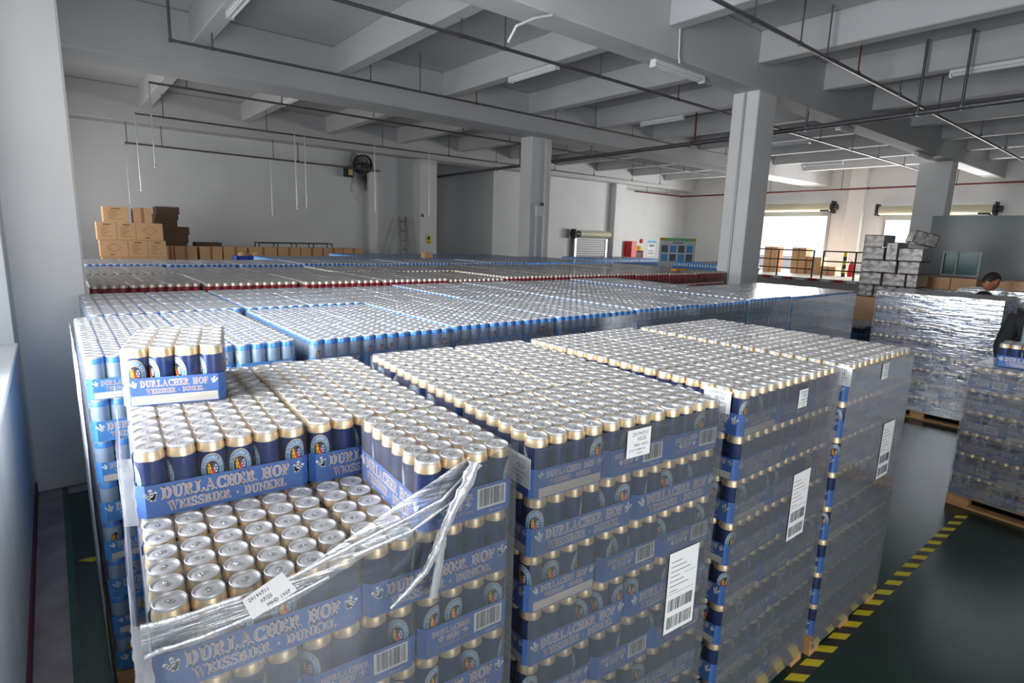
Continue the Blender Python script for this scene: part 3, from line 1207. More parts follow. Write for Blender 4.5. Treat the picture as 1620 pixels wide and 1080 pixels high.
DATE = [('20190711', .2, .76, .017), ('05/25', .42, .57, .017), ('MHD 190711', .3, .38, .011), ('07 25 21 BIER 500', .1, .22, .009), ('190711', .42, .08, .009)]
zt8 = BASE+7*LAY
sticker(MBm, .335, zt8+.052, .098, .086, DATE, 'small white date label on the load beside the torn-open one')
sticker(MBm, .575, BASE+3.28*LAY, .15, .30, [], 'large barcode label on the load beside the torn-open one', barcode=True)
sticker(MC, .40, zt8+.045, .075, .075, DATE, 'small white date label on the third front load')
sticker(MC, .45, BASE+3.75*LAY, .15, .30, [], 'large barcode label on the third front load', barcode=True)
sticker(MD, .36, zt8+.058, .078, .078, DATE, 'small white date label on the aisle-end front load')
sticker(MD, .50, BASE+4.1*LAY, .15, .30, [], 'large barcode label on the aisle-end front load', barcode=True)
sticker(MBm, .115, zt8+.03, .11, .085, DATE, 'white date label on the window-facing side of the second front load', 'l', lift=.004)
sticker(MC, .16, zt8+.075, .11, .085, DATE, 'white date label on the window-facing side of the third front load', 'l', lift=.004)
sticker(MD, .10, zt8+.075, .11, .085, DATE, 'white date label on the window-facing side of the aisle-end front load', 'l', lift=.004)
# date label caught in the bunched film
mb = MB(['paper'])
pa, pb = af(393, 968, .045), af(455, 928, .045)
dx = (pb-pa).normalized()
dn = Vector((0, -1, .5)).normalized()
dz = dx.cross(-dn).normalized()
if dz.z < 0:
    dz = -dz
P = [pa-dz*.016, pa-dz*.016+dx*.088, pa+dz*.030+dx*.080, pa+dz*.026]
mb.add(P, [(0, 1, 2, 3)], 'paper')
for s, lx, lz in (('20190711', .008, .014), ('07/25', .025, .001), ('MHD 1907', .032, -.012)):
    for poly in plain_text(s):
        mb.quad([pa+dx*(lx+p[0]*.010)+dz*(lz+p[1]*.010)+dn*.0012 for p in poly], 'ink')
tag(link('paper_label', mb.mesh('paper_label')), 'crumpled white date label caught in the torn film', 'label', 'paper labels on the films')

# ---- second and third rank: pale cans with blue rims
BT = 'tray of blue-rimmed cans'
N_ = ['first', 'second', 'third', 'fourth', 'fifth', 'sixth', 'seventh', 'eighth', 'ninth', 'tenth', 'eleventh']
for i in range(9):
    x = -.87 if i == 0 else -.01+.805*(i-1)
    rz = random.uniform(-.006, .006)
    pal = (x, 1.605+random.uniform(-.01, .005), rz)
    show = ALL if i == 0 else ((7, 8) if i < 5 else (4, 5, 6, 7, 8))
    Mt, _ = load(pal, '%s load, second rank' % N_[i], 8, BT, PK, 'wheat_beer_tray', 'blue-rimmed beer trays in the second rank', show,
                 whole=None if i < 4 else ME_W_PALE, edges_below='fl' if i == 0 else 'f', dz=random.uniform(0, .016), sc=.996, jitter=.0008)
    lo = BASE+(min(show)-1)*LAY
    pile_box(Mt, .405 if i == 0 else .02, .41, BASE, .79, 1.19, BASE+7*LAY-.003, 'tray_sky')
    if i:
        pile_box(Mt, .02, .02, BASE, .79, .41, lo-.003, 'tray_sky')
    pile_box(Mt, 0, 0, 0, .8, 1.2, BASE-.002, 'pallet_wood')
    if i == 0:
        mb = wrap_sides(Mt, .05, BASE+8*LAY-.01, faces='l', mname='gathered_film', off=.014)
        tag(link('stretch_film', mb.mesh('stretch_film')), 'loose whitish film on the window side of the first load, second rank', 'stretch film', 'stretch films round the pallet loads')
    if i >= 1:
        mb = wrap_sides(Mt, .05, BASE+8*LAY-.02, faces='fr' if i == 8 else 'f')
        tag(link('stretch_film', mb.mesh('stretch_film')), 'hazy film on the %s load from the window, second rank' % N_[i], 'stretch film', 'stretch films round the pallet loads')
for i in range(7):
    x = -.80 if i == 0 else .01+.805*(i-1)
    pal = (x, 2.81+random.uniform(-.005, .01), random.uniform(-.006, .006))
    Mt, _ = load(pal, '%s load, third rank' % N_[i], 8, BT, PK, 'wheat_beer_tray', 'blue-rimmed beer trays in the third rank', (), whole=ME_W_PALE, last='P2' if i % 2 else 'P1', dz=random.uniform(0, .016), sc=.996, jitter=.0008)
    pile_box(Mt, .01, .01, 0, .79, 1.19, BASE+7*LAY-.003, 'tray_sky')

# ---- fourth and fifth rank: red cans
for row, y in ((0, 4.68), (1, 5.895)):
    for i in range(11):
        x = -.72+.805*i if row else -.72+.805*i
        pal = (x, y-.37+(.22, .10)[i] if i < 2 else y-.38+random.uniform(-.006, .006), random.uniform(-.006, .006))
        Mt, _ = load(pal, '%s load, %s rank' % (N_[i], ('fourth', 'fifth')[row]), 8, 'red beer tray', None, 'red_beer_tray', 'red beer trays', () if row else (8, 7), whole=ME_W_RED, last='P2' if i % 2 else 'P1', edges_below='f', dz=random.uniform(.018, .038), sc=.992, jitter=.0008)
        pile_box(Mt, .01, .41, 0, .79, 1.19, BASE+7*LAY-.003, 'tray_red')
        pile_box(Mt, .01, .01, 0, .79, .41, BASE+(7 if row else 6)*LAY-.003, 'tray_red')

# ---- sixth rank: blue rims again, each tray its own; further ranks as one mass
FAR = MB([])
_far_src = ME_W_FAR


def far_load(x, y):
    Mt = Matrix.Translation((x, y, BASE+7*LAY+.045))
    for (px_, py_, r, _, _, _) in pattern(random.choice(('P1', 'P2'))):
        T = Mt @ Matrix.Translation((px_, py_, 0)) @ Matrix.Rotation(r, 4, 'Z')
        for a in range(6):
            for b in range(4):
                c = T @ Vector(((a-2.5)*PITCH_C, (b-1.5)*PITCH_C, 0))
                FAR.lathe([(CAN_R, .08), (CAN_R, .141)], 'can_pale', 6, c, cap=False)
                FAR.lathe([(CAN_R, .141), (.0290, .160), (.0285, .1675)], 'can_sky', 6, c, cap=False)
                FAR.lathe([(.0285, .1675), (.012, .1635)], 'can_lid', 6, c)
        FAR.box(-TL, -TW, 0, TL, TW, TH, 'tray_sky', mtx=T)
        FAR.add([T @ Vector(p) for p in octo(TL, TW, CH, .169)], [tuple(range(8))], 'shrink_film_hazy')
    FAR.box(x+.01, y+.01, 0, x+.79, y+1.19, BASE+7*LAY+.043, 'tray_sky')


for i in range(11):
    x = -.65+.805*i
    pal = (x, 7.06 if i == 0 else (6.97 if i == 1 else 6.90+random.uniform(-.012, .012)), random.uniform(-.006, .006))
    if i < 8:
        Mt, _ = load(pal, '%s load, sixth rank' % N_[i], 8, BT, None, 'wheat_beer_tray', 'blue-rimmed beer trays in the sixth rank', (), whole=ME_W_FAR, last='P2' if i % 2 else 'P1', dz=random.uniform(.04, .055), sc=.992, jitter=.0008)
        pile_box(Mt, .01, .01, 0, .79, 1.19, BASE+7*LAY-.003, 'tray_sky')
    else:
        far_load(x, 6.90)
for i in range(8):
    far_load(1.75+.805*i, 8.13)
for i in range(5):
    far_load(3.55+.805*i, 9.4)
for i in range(3):
    far_load(9.1+.81*i, 8.25)
far_load(10.3, 5.75)
far_load(11.2, 5.75)
tag(link('stacked_beer_trays', FAR.mesh('stacked_beer_trays')), 'furthest ranks of blue-rimmed beer trays before the back wall', 'beer trays', None, 'stuff')
tag(link('inner_beer_trays', PILE.mesh('inner_beer_trays')), 'beer trays packed inside the stacked pallet loads', 'beer trays', None, 'stuff')

# ---- aisle side: load with a silvery wrap and the low blue load
ST = 'wrapped beer tray'


def side_load(x, y, rz, layers, words, name, mname, lab_film, top_film, lab_pal, pal=True):
    """loads standing across the aisle: their long face looks at the window wall"""
    Mt = Matrix.Translation((x, y, 0)) @ Matrix.Rotation(rz, 4, 'Z')
    for L in range(1, layers+1):
        P = pattern('P1' if (layers-L) % 2 == 0 else 'P2')
        for (px_, py_, r, roww, side, e) in P:
            top = L == layers
            hit = ''.join(c for c in 'lf' if c in e)
            if not top and not hit:
                continue
            loc = Mt @ Vector((px_, py_, BASE+(L-1)*LAY))
            lab = '%s, %s, %s %s, %s' % (ST, ORD[8-(layers-L)] if L > 1 else 'bottom layer', roww.replace('front row', 'near row'), side.replace('window side', 'outer').replace('aisle side', 'inner'), words)
            if top:
                beer_tray(name, lab, 'trays on loads across the aisle', loc, rz+r, DK, None, film=False)
            else:
                beer_tray(name, lab, 'trays on loads across the aisle', loc, rz+r, DK, local_edges(r, hit), film=False)
    mb = MB(['tray_blue'])
    mb.box(.405, .41, BASE, .79, 1.19, BASE+(layers-1)*LAY-.003, 'tray_blue', mtx=Mt)
    if pal:
        euro_pallet((x, y), rz, lab_pal)
    wb = wrap_sides(Mt, .09, BASE+layers*LAY+.002, mname=mname, faces='lf', off=.006)
    if top_film:
        n = 12
        P = [Mt @ Vector((.8*i/n, 1.2*j/n, BASE+layers*LAY+.004+random.uniform(0, .004))) for j in range(n+1) for i in range(n+1)]
        wb.add(P, [(j*(n+1)+i, j*(n+1)+i+1, (j+1)*(n+1)+i+1, (j+1)*(n+1)+i) for j in range(n) for i in range(n)], mname, True)
    tag(link('stretch_film', wb.mesh('stretch_film')), lab_film, 'stretch film', 'stretch films round the pallet loads')
    return mb


for a in ((6.86, .33, .03, 8, 'tall silvery load', 'silvery_beer_tray', 'crumpled_wrap', 'shiny crumpled film round the tall silvery load across the aisle', True, 'wooden pallet under the tall silvery load'),
          (4.36, -1.16, -.06, 6, 'low load at frame edge', 'shiny_beer_tray', 'crumpled_wrap', 'shiny crumpled film round the low load beside the aisle', True, 'wooden pallet under the low load beside the aisle')):
    core = side_load(*a)
    tag(link('inner_beer_trays', core.mesh('inner_beer_trays')), 'trays packed inside the ' + a[4], 'beer trays', None, 'stuff')


def small_load(x, y, layers, lab, mname, board='tray_blue'):
    """a far load: trays in one mesh each are too small to show, so its layers are built as a single wrapped stack"""
    t = thing('pallet_load', lab, 'pallet load', (x, y, 0))
    mb = MB(['pallet_wood'])
    for yy in (0, .53, 1.06):
        mb.box(0, yy, 0, .8, yy+.14, .085, 'pallet_wood')
    mb.box(0, 0, .085, .8, 1.2, .104, 'pallet_wood')
    link('pallet', mb.mesh('pallet'), t)
    for L in range(layers):
        z = BASE+L*LAY
        mb = MB([board])
        mb.box(.004, .004, z, .796, 1.196, z+TH, board)
        for i in range(12):
            for j in range(18):
                if i in (0, 11) or j in (0, 17) or L == layers-1:
                    low_can(mb, .035+.0664*i, .035+.0664*j, 'can_navy', 'can_gold', 'can_lid', 8, z)
        link('tray_layer', mb.mesh('tray_layer'), t)
    wb = wrap_sides(Matrix.Identity(4), .09, BASE+layers*LAY, mname=mname, faces='lf', off=.005)
    link('stretch_film', wb.mesh('stretch_film'), t)
    return t


small_load(8.75, .0, 8, 'silvery wrapped load behind the stooping person', 'crumpled_wrap')
small_load(11.0, 1.05, 7, 'wrapped load carrying brown cartons before the grey cabin', 'crumpled_wrap')
small_load(7.25, 1.75, 5, 'low load of blue trays behind the end of the second rank', 'stretch_wrap', 'tray_sky')
# tray lying on the low load, long side with a cut-out
beer_tray('shiny_beer_tray', 'single tray lying on top of the low shiny load', 'trays on loads across the aisle', (4.66, -.28, BASE+6*LAY+.012), -PI/2+.05, DK, None)

# ------------------------------------------------------------------ floor tape
def tape(x0, x1, y, label, pitch=.155, w=.062):
    mb = MB(['tape_black'])
    mb.box(x0, y-w/2, .0003, x1, y+w/2, .0012, 'tape_black')
    x = x0
    while x < x1-pitch:
        mb.quad([(x+w, y-w/2, .0016), (x+w+pitch*.45, y-w/2, .0016), (x+pitch*.45, y+w/2, .0016), (x, y+w/2, .0016)], 'tape_yellow')
        x += pitch
    tag(link('floor_tape', mb.mesh('floor_tape')), label, 'floor tape')


tape(.6, 4.32, -.112, 'black and yellow striped tape on the floor before the front rank')
tape(-.97, -.55, 2.9, 'short striped floor tape beside the window wall')

# ------------------------------------------------------------------ pipework
def pipe(name, pts, r, mname, label, hang=(), hz=None, hmat=('steel_pipe', 'rust_red'), group='ceiling sprinkler pipes', drops=()):
    t = thing(name, label, 'pipe', pts[0], 0, group)
    o = Vector(pts[0])
    mb = MB([mname])
    mb.path([Vector(p)-o for p in pts], r, mname, 10)
    for p in pts[1:-1]:
        q = Vector(p)-o
        mb.lathe([(r*1.25, -r*1.3), (r*1.35, 0), (r*1.25, r*1.3)], mname, 10, q)
    link('pipe_run', mb.mesh('pipe_run'), t)
    for k, (p, top) in enumerate(hang):
        q = Vector(p)-o
        mm = hmat[k % 2] if k % 3 == 0 else hmat[0]
        h = MB([mm])
        h.tube(q+Vector((0, 0, -r)), q+Vector((0, 0, top-p[2])), .011 if r < .04 else .022, mm, 6)
        h.lathe([(r*1.35, -.02), (r*1.35, .02)], mm, 10, q)
        link('hanger', h.mesh('hanger'), t)
    for (p, low) in drops:
        q = Vector(p)-o
        h = MB(['bright_pipe'])
        h.tube(q, q+Vector((0, 0, low-p[2])), .014, 'bright_pipe', 8)
        h.lathe([(.02, 0), (.022, .03), (.016, .06)], 'bright_pipe', 8, q+Vector((0, 0, low-p[2]-.03)))
        link('drop_pipe', h.mesh('drop_pipe'), t)
    return t


def hx(us, v, y, z=4.2):
    """hanger points along a pipe at depth y, from pixel columns"""
    out = []
    for u in us:
        p = at(u, v, 'y', y)
        out.append(((p.x, y, z), 5.28 if abs((p.x-1.23) % 2.36) > .2 else 4.83))
    return out


ZP, ZQ = 4.2, 4.6
pipe('sprinkler_pipe', [(.70, 9.0, 5.28), (.70, 9.0, ZQ), (17.0, 9.0, ZQ)], .021, 'steel_pipe', 'dark pipe with rising end crossing the ceiling bay nearest the window pillar',
     [((x, 9.0, ZQ), 5.28) for x in (1.25, 3.8, 4.8, 6.1, 8.3, 9.6, 11.0, 13.5, 15.4)])
pipe('sprinkler_pipe', [(.4, 5.87, ZQ), (23.5, 5.95, ZQ)], .024, 'steel_pipe', 'dark pipe running just behind the big ceiling beam',
     [((x, 5.89, ZQ), 5.28) for x in (3.65, 4.4, 6.4, 8.55, 12.2, 14.6, 16.6, 18.5, 20.7)])
pipe('sprinkler_pipe', [(2.5, 2.9, ZQ), (22.5, 3.1, ZQ)], .026, 'steel_pipe', 'dark pipe crossing the ceiling over the aisle',
     [((x, 2.95, ZQ), 5.28) for x in (5.9, 7.1, 7.9, 9.0, 10.8, 12.9, 16.1, 18.5)])
pipe('sprinkler_pipe', [(10.2, .2, 4.16), (10.62, 6.0, 4.16), (10.95, 14.7, 4.16), (11.2, 18.9, 4.16)], .048, 'steel_pipe', 'thick main pipe running towards the back recess',
     [((10.32, 1.9, 4.16), 5.28), ((10.36, 2.5, 4.16), 5.28), ((10.5, 4.35, 4.16), 4.46), ((10.66, 6.9, 4.16), 5.28), ((10.78, 10.2, 4.16), 4.46), ((10.9, 13.4, 4.16), 5.28)])
pipe('sprinkler_pipe', [(.70, 11.4, 4.45), (18.4, 11.5, 4.45)], .021, 'steel_pipe', 'dark pipe just behind the second ceiling beam',
     [((x, 11.42, 4.45), 5.28) for x in (1.3, 3.0, 5.0, 7.4, 8.9, 11.0, 12.6, 14.6, 16.8)], drops=[((.70, 11.4, 4.45), 3.02)])
pipe('sprinkler_pipe', [(.76, 14.2, 4.32), (21.0, 14.6, 4.32)], .021, 'steel_pipe', 'dark pipe with four drops in the rear ceiling bay',
     [((x, 14.25, 4.32), 5.28) for x in (1.3, 3.5, 6.6, 8.8, 10.6, 13.2, 15.2, 17.4, 19.2)],
     drops=[((.76, 14.2, 4.32), 2.72), ((4.15, 14.2, 4.32), 2.5), ((4.40, 14.21, 4.32), 2.55), ((6.35, 14.25, 4.32), 2.55), ((8.1, 14.25, 4.32), 2.55)])
pipe('sprinkler_pipe', [(.75, 16.5, 3.95), (7.6, 16.5, 3.9)], .024, 'steel_pipe', 'dark pipe running along the back wall above the cartons',
     [((x, 16.5, 3.94), 4.452) for x in (.8, 1.55, 4.3, 5.0)], drops=[((.75, 16.5, 3.95), 2.5), ((4.2, 16.5, 3.93), 2.35)])
pipe('fire_pipe', [(20.6, 16.7, 4.2), (24.3, 16.7, 4.2), (23.9, 8.0, 4.2), (23.7, 2.5, 4.2)], .036, 'rust_red', 'red fire pipe turning the corner above the loading doors',
     [((21.5, 16.7, 4.2), 4.46), ((23.0, 16.7, 4.2), 4.46), ((23.95, 9.0, 4.2), 5.28), ((24.1, 12.0, 4.2), 5.28), ((23.8, 5.2, 4.2), 5.28)], hmat=('rust_red', 'steel_pipe'))

# cable conduits on columns and beam
def conduit(pts, r, label, mname='white_metal'):
    mb = MB([mname])
    mb.path(pts, r, mname, 8)
    return tag(link('conduit', mb.mesh('conduit'), None), label, 'conduit')


conduit([(8.31, 4.38, 0.9), (8.31, 4.38, 4.43)], .018, 'white conduit running up the column by the red trays', 'grey_metal')
conduit([(9.20, 10.28, 1.0), (9.20, 10.28, 4.4)], .022, 'white conduit above the switch box on the middle column')
conduit([(8.95, 10.28, 1.0), (8.95, 10.28, 2.475)], .022, 'white conduit below the switch box on the middle column')
conduit([(at(1075, 100, 'y', 4.12)), (at(1074, 88, 'y', 4.12)), (at(1076, 40, 'y', 4.12))], .012, 'thin white conduit on the face of the big beam')
conduit([at(804, 66, 'y', 4.05), at(817, 41, 'y', 4.05), at(845, 29, 'y', 4.05), at(873, 24, 'y', 4.05)], .014, 'loose white cable hanging under the big beam')
t = thing('switch_box', 'grey switch box on the middle column', 'switch box', (9.03, 10.27, 2.62))
mb = MB(['grey_metal'])
mb.box(-.13, -.06, -.14, .13, .03, .14, 'white_metal', .01)
link('box', mb.mesh('box'), t)
mb = MB(['black_paint'])
mb.tube((.02, -.03, .14), (.02, -.03, .22), .02, 'black_paint')
mb.tube((.1, -.03, .14), (.1, -.03, .22), .02, 'black_paint')
link('cable_gland', mb.mesh('cable_gland'), t)


# ceiling lamps (all off)
def lamp(a, b, label, z=None):
    a, b = Vector(a), Vector(b)
    t = thing('batten_lamp', label, 'ceiling lamp', a, 0, 'unlit batten lamps')
    d = (b-a).normalized()
    L = (b-a).length
    q = d.to_track_quat('X', 'Z').to_matrix().to_4x4()
    mb = MB(['white_metal'])
    mb.box(0, -.05, .02, L, .05, .08, 'white_metal', .01, mtx=q)
    link('housing', mb.mesh('housing'), t)
    mb = MB(['paper'])
    for y in (-.03, .03):
        mb.tube(q @ Vector((.04, y, 0)), q @ Vector((L-.04, y, 0)), .016, 'paper', 10)
    link('tube', mb.mesh('tube'), t)
    mb = MB(['white_metal'])
    for x in (0, L-.03):
        mb.box(x, -.05, -.025, x+.03, .05, .03, 'white_metal', mtx=q)
    link('end_cap', mb.mesh('end_cap'), t)


LP = [((5.86, 7.6, 4.72), (5.86, 6.35, 4.72), 'unlit lamp under the joist above the middle of the blue ranks'),
      ((3.5, 12.9, 4.72), (3.5, 11.8, 4.72), 'unlit lamp under a joist in the rear bay'),
      ((1.22, 7.8, 4.72), (1.22, 6.5, 4.72), 'unlit lamp under the joist next to the window wall'),
      ((5.84, 4.38, 4.37), (7.05, 4.38, 4.37), 'unlit lamp under the big beam near the column'),
      ((12.0, 4.4, 4.37), (12.7, 4.4, 4.37), 'short unlit lamp under the big beam beyond the main pipe'),
      ((16.8, 4.4, 4.37), (18.0, 4.4, 4.37), 'unlit lamp under the big beam near the cabin'),
      ((15.4, 7.8, 4.72), (15.4, 6.5, 4.72), 'unlit lamp hanging behind the big beam, past the pipe'),
      ((20.1, 8.8, 4.72), (20.1, 7.5, 4.72), 'unlit lamp near the loading dock ceiling'),
      ((10.6, 2.2, 4.72), (10.6, 1.0, 4.72), 'unlit lamp above the aisle loads'),
      ((10.6, 8.4, 4.72), (10.6, 7.2, 4.72), 'unlit lamp beside the main pipe between columns')]
for a in LP:
    lamp(*a)

# ------------------------------------------------------------------ cartons by the back wall
def carton(x0, x1, y0, y1, z0, z1, label, mname='carton', rz=0, group='brown cartons by the back wall', marks=1, face='f', name='carton'):
    cx, cy = (x0+x1)/2, (y0+y1)/2
    w, d, h = (x1-x0)/2, (y1-y0)/2, z1-z0
    mb = MB([mname])
    mb.box(-w, -d, 0, w, d, h, mname, .004)
    fr = (Vector((0, -d, 0)), Vector((1, 0, 0)), Vector((0, -1, 0))) if face == 'f' else (Vector((-w, 0, 0)), Vector((0, -1, 0)), Vector((-1, 0, 0)))
    hw = w if face == 'f' else d
    if marks == 1:
        for k in range(5):
            put(mb, rect(-.6*hw, h*(.3+.1*k), (-.1+.12*((k*7) % 5))*hw, h*(.3+.1*k)+.008), fr, 0, 0, 1, 'carton_print', .001)
        put(mb, rect(-.35*hw, h*.84, .45*hw, h*.90), fr, 0, 0, 1, 'carton_print', .001)
        put(mb, rect(-.62*hw, h*.2, .62*hw, h*.2+.006), fr, 0, 0, 1, 'carton_print', .001)
    elif marks == 2:
        for s in (-1, 1):
            put(mb, [[(-.5*hw, h*.55), (0, h*(.55+.25*s)), (0, h*(.55+.25*s)+.008), (-.5*hw, h*.55+.008)]], fr, 0, 0, 1, 'carton_print', .001)
            put(mb, [[(0, h*(.55+.25*s)), (.5*hw, h*.55), (.5*hw, h*.55+.008), (0, h*(.55+.25*s)+.008)]], fr, 0, 0, 1, 'carton_print', .001)
        put(mb, rect(-.3*hw, h*.12, 0, h*.17), fr, 0, 0, 1, 'carton_print', .001)
    elif marks == 3:
        put(mb, rect(-.03, 0, .03, h), fr, 0, 0, 1, 'carton_tape', .001)
    mb.quad([(-w, -.03, h+.001), (w, -.03, h+.001), (w, .03, h+.001), (-w, .03, h+.001)], 'carton_tape')
    o = link(name, mb.mesh(name), None, (cx, cy, z0), (0, 0, rz))
    return tag(o, label, 'carton', group)


def table(x0, x1, y0, y1, z, label):
    t = thing('packing_table', label, 'table', ((x0+x1)/2, (y0+y1)/2, 0))
    w, d = (x1-x0)/2, (y1-y0)/2
    mb = MB(['pallet_wood'])
    mb.box(-w, -d, z-.05, w, d, z, 'pallet_wood', .004)
    link('tabletop', mb.mesh('tabletop'), t)
    for sx in (-1, 1):
        for sy in (-1, 1):
            mb = MB(['pallet_wood'])
            mb.box(sx*(w-.1)-.05, sy*(d-.1)-.05, 0, sx*(w-.1)+.05, sy*(d-.1)+.05, z-.05, 'pallet_wood')
            link('leg', mb.mesh('leg'), t)


table(-.6, 1.26, 14.3, 14.99, .84, 'wooden table under the tall carton stack by the back wall')
CY = 14.5
rows = [(.84, 1.23, [(-.05, .31), (.315, .67), (.675, 1.2)], 'lowest row of the tall carton stack', (1, 1, 2)),
        (1.23, 1.61, [(-.07, .45), (.455, .82), (.825, 1.19)], 'second row up of the tall carton stack', (2, 1, 1)),
        (1.61, 2.0, [(-.1, .26), (.265, .62), (.625, 1.15)], 'third row up of the tall carton stack', (1, 1, 2)),
        (2.0, 2.34, [(.04, .50), (.60, .96)], 'top of the tall carton stack', (1, 3))]
for z0, z1, sp, w, mk in rows:
    for k, (a, b) in enumerate(sp):
        lab = 'brown carton, %s, %s' % (w, ('window end', 'middle' if len(sp) == 3 else 'inner end', 'inner end')[k])
        dy = 0 if z0 < 1.9 else (0 if k == 0 else .04)
        carton(a, b, CY+dy, CY+dy+.42, z0, z1-.003, lab, marks=mk[k])
# flattened dark cartons piled behind
z = .0
for k in range(11):
    h = (.28, .24, .3, .26, .22, .24, .2, .2, .16, .14, .18)[k]
    x0 = 1.0+.03*((k*5) % 4)+(.12 if k > 7 else 0)
    carton(x0, x0+(.78 if k < 8 else .5), 15.55, 16.1, z, z+h-.002, 'dark flattened carton bundle, number %s from the floor behind tall carton stack' % ('one two three four five six seven eight nine ten eleven'.split()[k]), 'carton_dark', marks=0, group='dark carton bundles', name='carton_bundle')
    z += h
for k, (x0, x1) in enumerate([(1.28, 1.42), (1.43, 1.93), (1.98, 2.5), (2.52, 3.1), (3.13, 3.85), (3.87, 4.47), (4.48, 5.1), (5.12, 5.7), (5.71, 6.33)]):
    for lv in range(3):
        carton(x0, x1-.012, 15.0, 15.45, lv*.49, lv*.49+.487, 'brown carton, %s layer, %s column in the long row along the back wall' % (('floor', 'middle', 'top')[lv], N_[k]), marks=3 if lv == 2 else 0, group='long row of cartons along the back wall')
carton(2.0, 2.6, 15.5, 16.0, 1.0, 1.56, 'dark open carton behind the long carton row', 'carton_dark', marks=0, group='dark carton bundles')
carton(2.0, 2.6, 15.5, 16.0, 0, .998, 'dark tall carton behind the long carton row', 'carton_dark', marks=0, group='dark carton bundles')
t = thing('wire_rack', 'dark wire rack lying behind the long carton row', 'rack', (3.55, 15.6, 1.30))
for z_ in (0.0, .27):
    mb = MB(['black_paint'])
    for y_ in (0, .4):
        mb.tube((0, y_, z_), (2.05, y_, z_), .015, 'black_paint', 6)
    for k in range(20):
        mb.tube((2.05*k/19, 0, z_), (2.05*k/19, .4, z_), .006, 'black_paint', 5)
    link('shelf_grid', mb.mesh('shelf_grid'), t)
for x_ in (0, .5, 1.0, 1.5, 2.05):
    for y_ in (0, .4):
        mb = MB(['black_paint'])
        mb.tube((x_, y_, -1.30), (x_, y_, .29), .014, 'black_paint', 6)
        link('upright', mb.mesh('upright'), t)
# blue crate
table(1.8, 2.8, 11.3, 12.0, 1.255, 'low wooden table carrying the blue crate')
t = thing('blue_crate', 'blue plastic crate filled with brown sacks behind the far ranks', 'crate', (1.99, 11.4, 1.257))
mb = MB(['crate_blue'])
mb.box(0, 0, 0, .6, .4, .02, 'crate_blue')
for (a, b, c, d) in ((0, 0, .6, .02), (0, .38, .6, .4), (0, 0, .02, .4), (.58, 0, .6, .4)):
    mb.box(a, b, 0, c, d, .15, 'crate_blue')
mb.box(-.01, -.01, .13, .61, .0, .15, 'crate_blue')
link('crate_body', mb.mesh('crate_body'), t)
for k in range(2):
    mb = MB(['carton'])
    mb.lathe([(.05, 0), (.11, .05), (.12, .1), (.1, .17), (.03, .2)], 'carton', 12)
    tag(link('sack', mb.mesh('sack'), None, (2.16+.27*k, 11.6, 1.28)), ('brown sack in the blue crate, window end', 'brown sack in the blue crate, inner end')[k], 'sack')
carton(4.62, 4.79, 8.5, 8.65, BASE+8*LAY+.046, BASE+8*LAY+.146, 'small tan box standing alone on the far beer trays', marks=0, group=None, name='small_box')
mb = MB(['orange'])
mb.box(0, 0, 0, .3, .1, .03, 'orange', .005)
tag(link('orange_tool', mb.mesh('orange_tool'), None, (6.95, 4.5, BASE+8*LAY+.039)), 'small orange strip lying on the red trays near the column', 'tool')

# ------------------------------------------------------------------ back wall fittings
mb = MB(['soot'])
n = 26
for k, (rx, rz, m_, yy) in enumerate(((.42, .62, 'soot', 16.997),)):
    pts = []
    for i in range(n):
        t_ = 2*PI*i/n
        w_ = 1+.18*math.sin(3*t_+1)+.1*math.sin(7*t_)
        pts.append((7.15+rx*w_*math.cos(t_), yy-.004, 3.75+1.15*rz*w_*math.sin(t_)))
    mb.quad(pts[::-1] if False else pts, m_)
tag(link('soot_stain', mb.mesh('soot_stain')), 'black soot stain on the back wall round the extractor fan', 'stain')
t = thing('extractor_fan', 'sooty extractor fan high on the back wall', 'fan', (7.2, 16.9, 4.1))
mb = MB(['black_paint'])
for k in range(20):
    a0, a1 = 2*PI*k/20, 2*PI*(k+1)/20
    mb.add([Vector((r*math.cos(a), y_, r*math.sin(a))) for a, r, y_ in ((a0, .3, -.1), (a1, .3, -.1), (a1, .3, .09), (a0, .3, .09), (a0, .26, -.1), (a1, .26, -.1))], [(0, 1, 2, 3), (0, 4, 5, 1)], 'black_paint')
link('fan_ring', mb.mesh('fan_ring'), t)
for k in range(5):
    mb = MB(['grey_metal'])
    a = 2*PI*k/5
    M_ = Matrix.Rotation(a, 4, 'Y') @ Matrix.Rotation(.5, 4, 'X')
    mb.box(.03, -.05, -.006, .25, .05, .006, 'grey_metal', mtx=M_)
    link('blade', mb.mesh('blade'), t)
mb = MB(['black_paint'])
mb.tube((0, -.12, 0), (0, .08, 0), .06, 'black_paint', 12)
mb.box(-.34, -.03, -.02, .34, .0, .02, 'black_paint')
link('motor', mb.mesh('motor'), t)
t = thing('junction_box', 'small box with pale glass beside the extractor fan', 'junction box', (6.72, 16.95, 3.82))
mb = MB(['black_paint'])
mb.box(-.14, -.1, -.16, .14, .05, .16, 'black_paint', .01)
link('box', mb.mesh('box'), t)
mb = MB(['badge_gold'])
mb.box(-.03, -.11, -.1, .11, -.1, .08, 'badge_gold')
link('glass', mb.mesh('glass'), t)
# ladder leaning on the back wall
t = thing('ladder', 'aluminium ladder leaning on the back wall beside the pilaster', 'ladder', (8.38, 16.35, 0))
L0 = [Vector((0, 0, 0)), Vector((.12, .55, 2.5))]
for dx_ in (0, .24):
    mb = MB(['aluminium'])
    mb.tube(L0[0]+Vector((dx_, 0, 0)), L0[1]+Vector((dx_*.95, 0, 0)), .03, 'aluminium', 6)
    link('rail', mb.mesh('rail'), t)
for k in range(8):
    p = L0[0].lerp(L0[1], .06+k*.125)
    mb = MB(['aluminium'])
    mb.tube(p, p+Vector((.24, 0, 0)), .018, 'aluminium', 6)
    link('rung', mb.mesh('rung'), t)


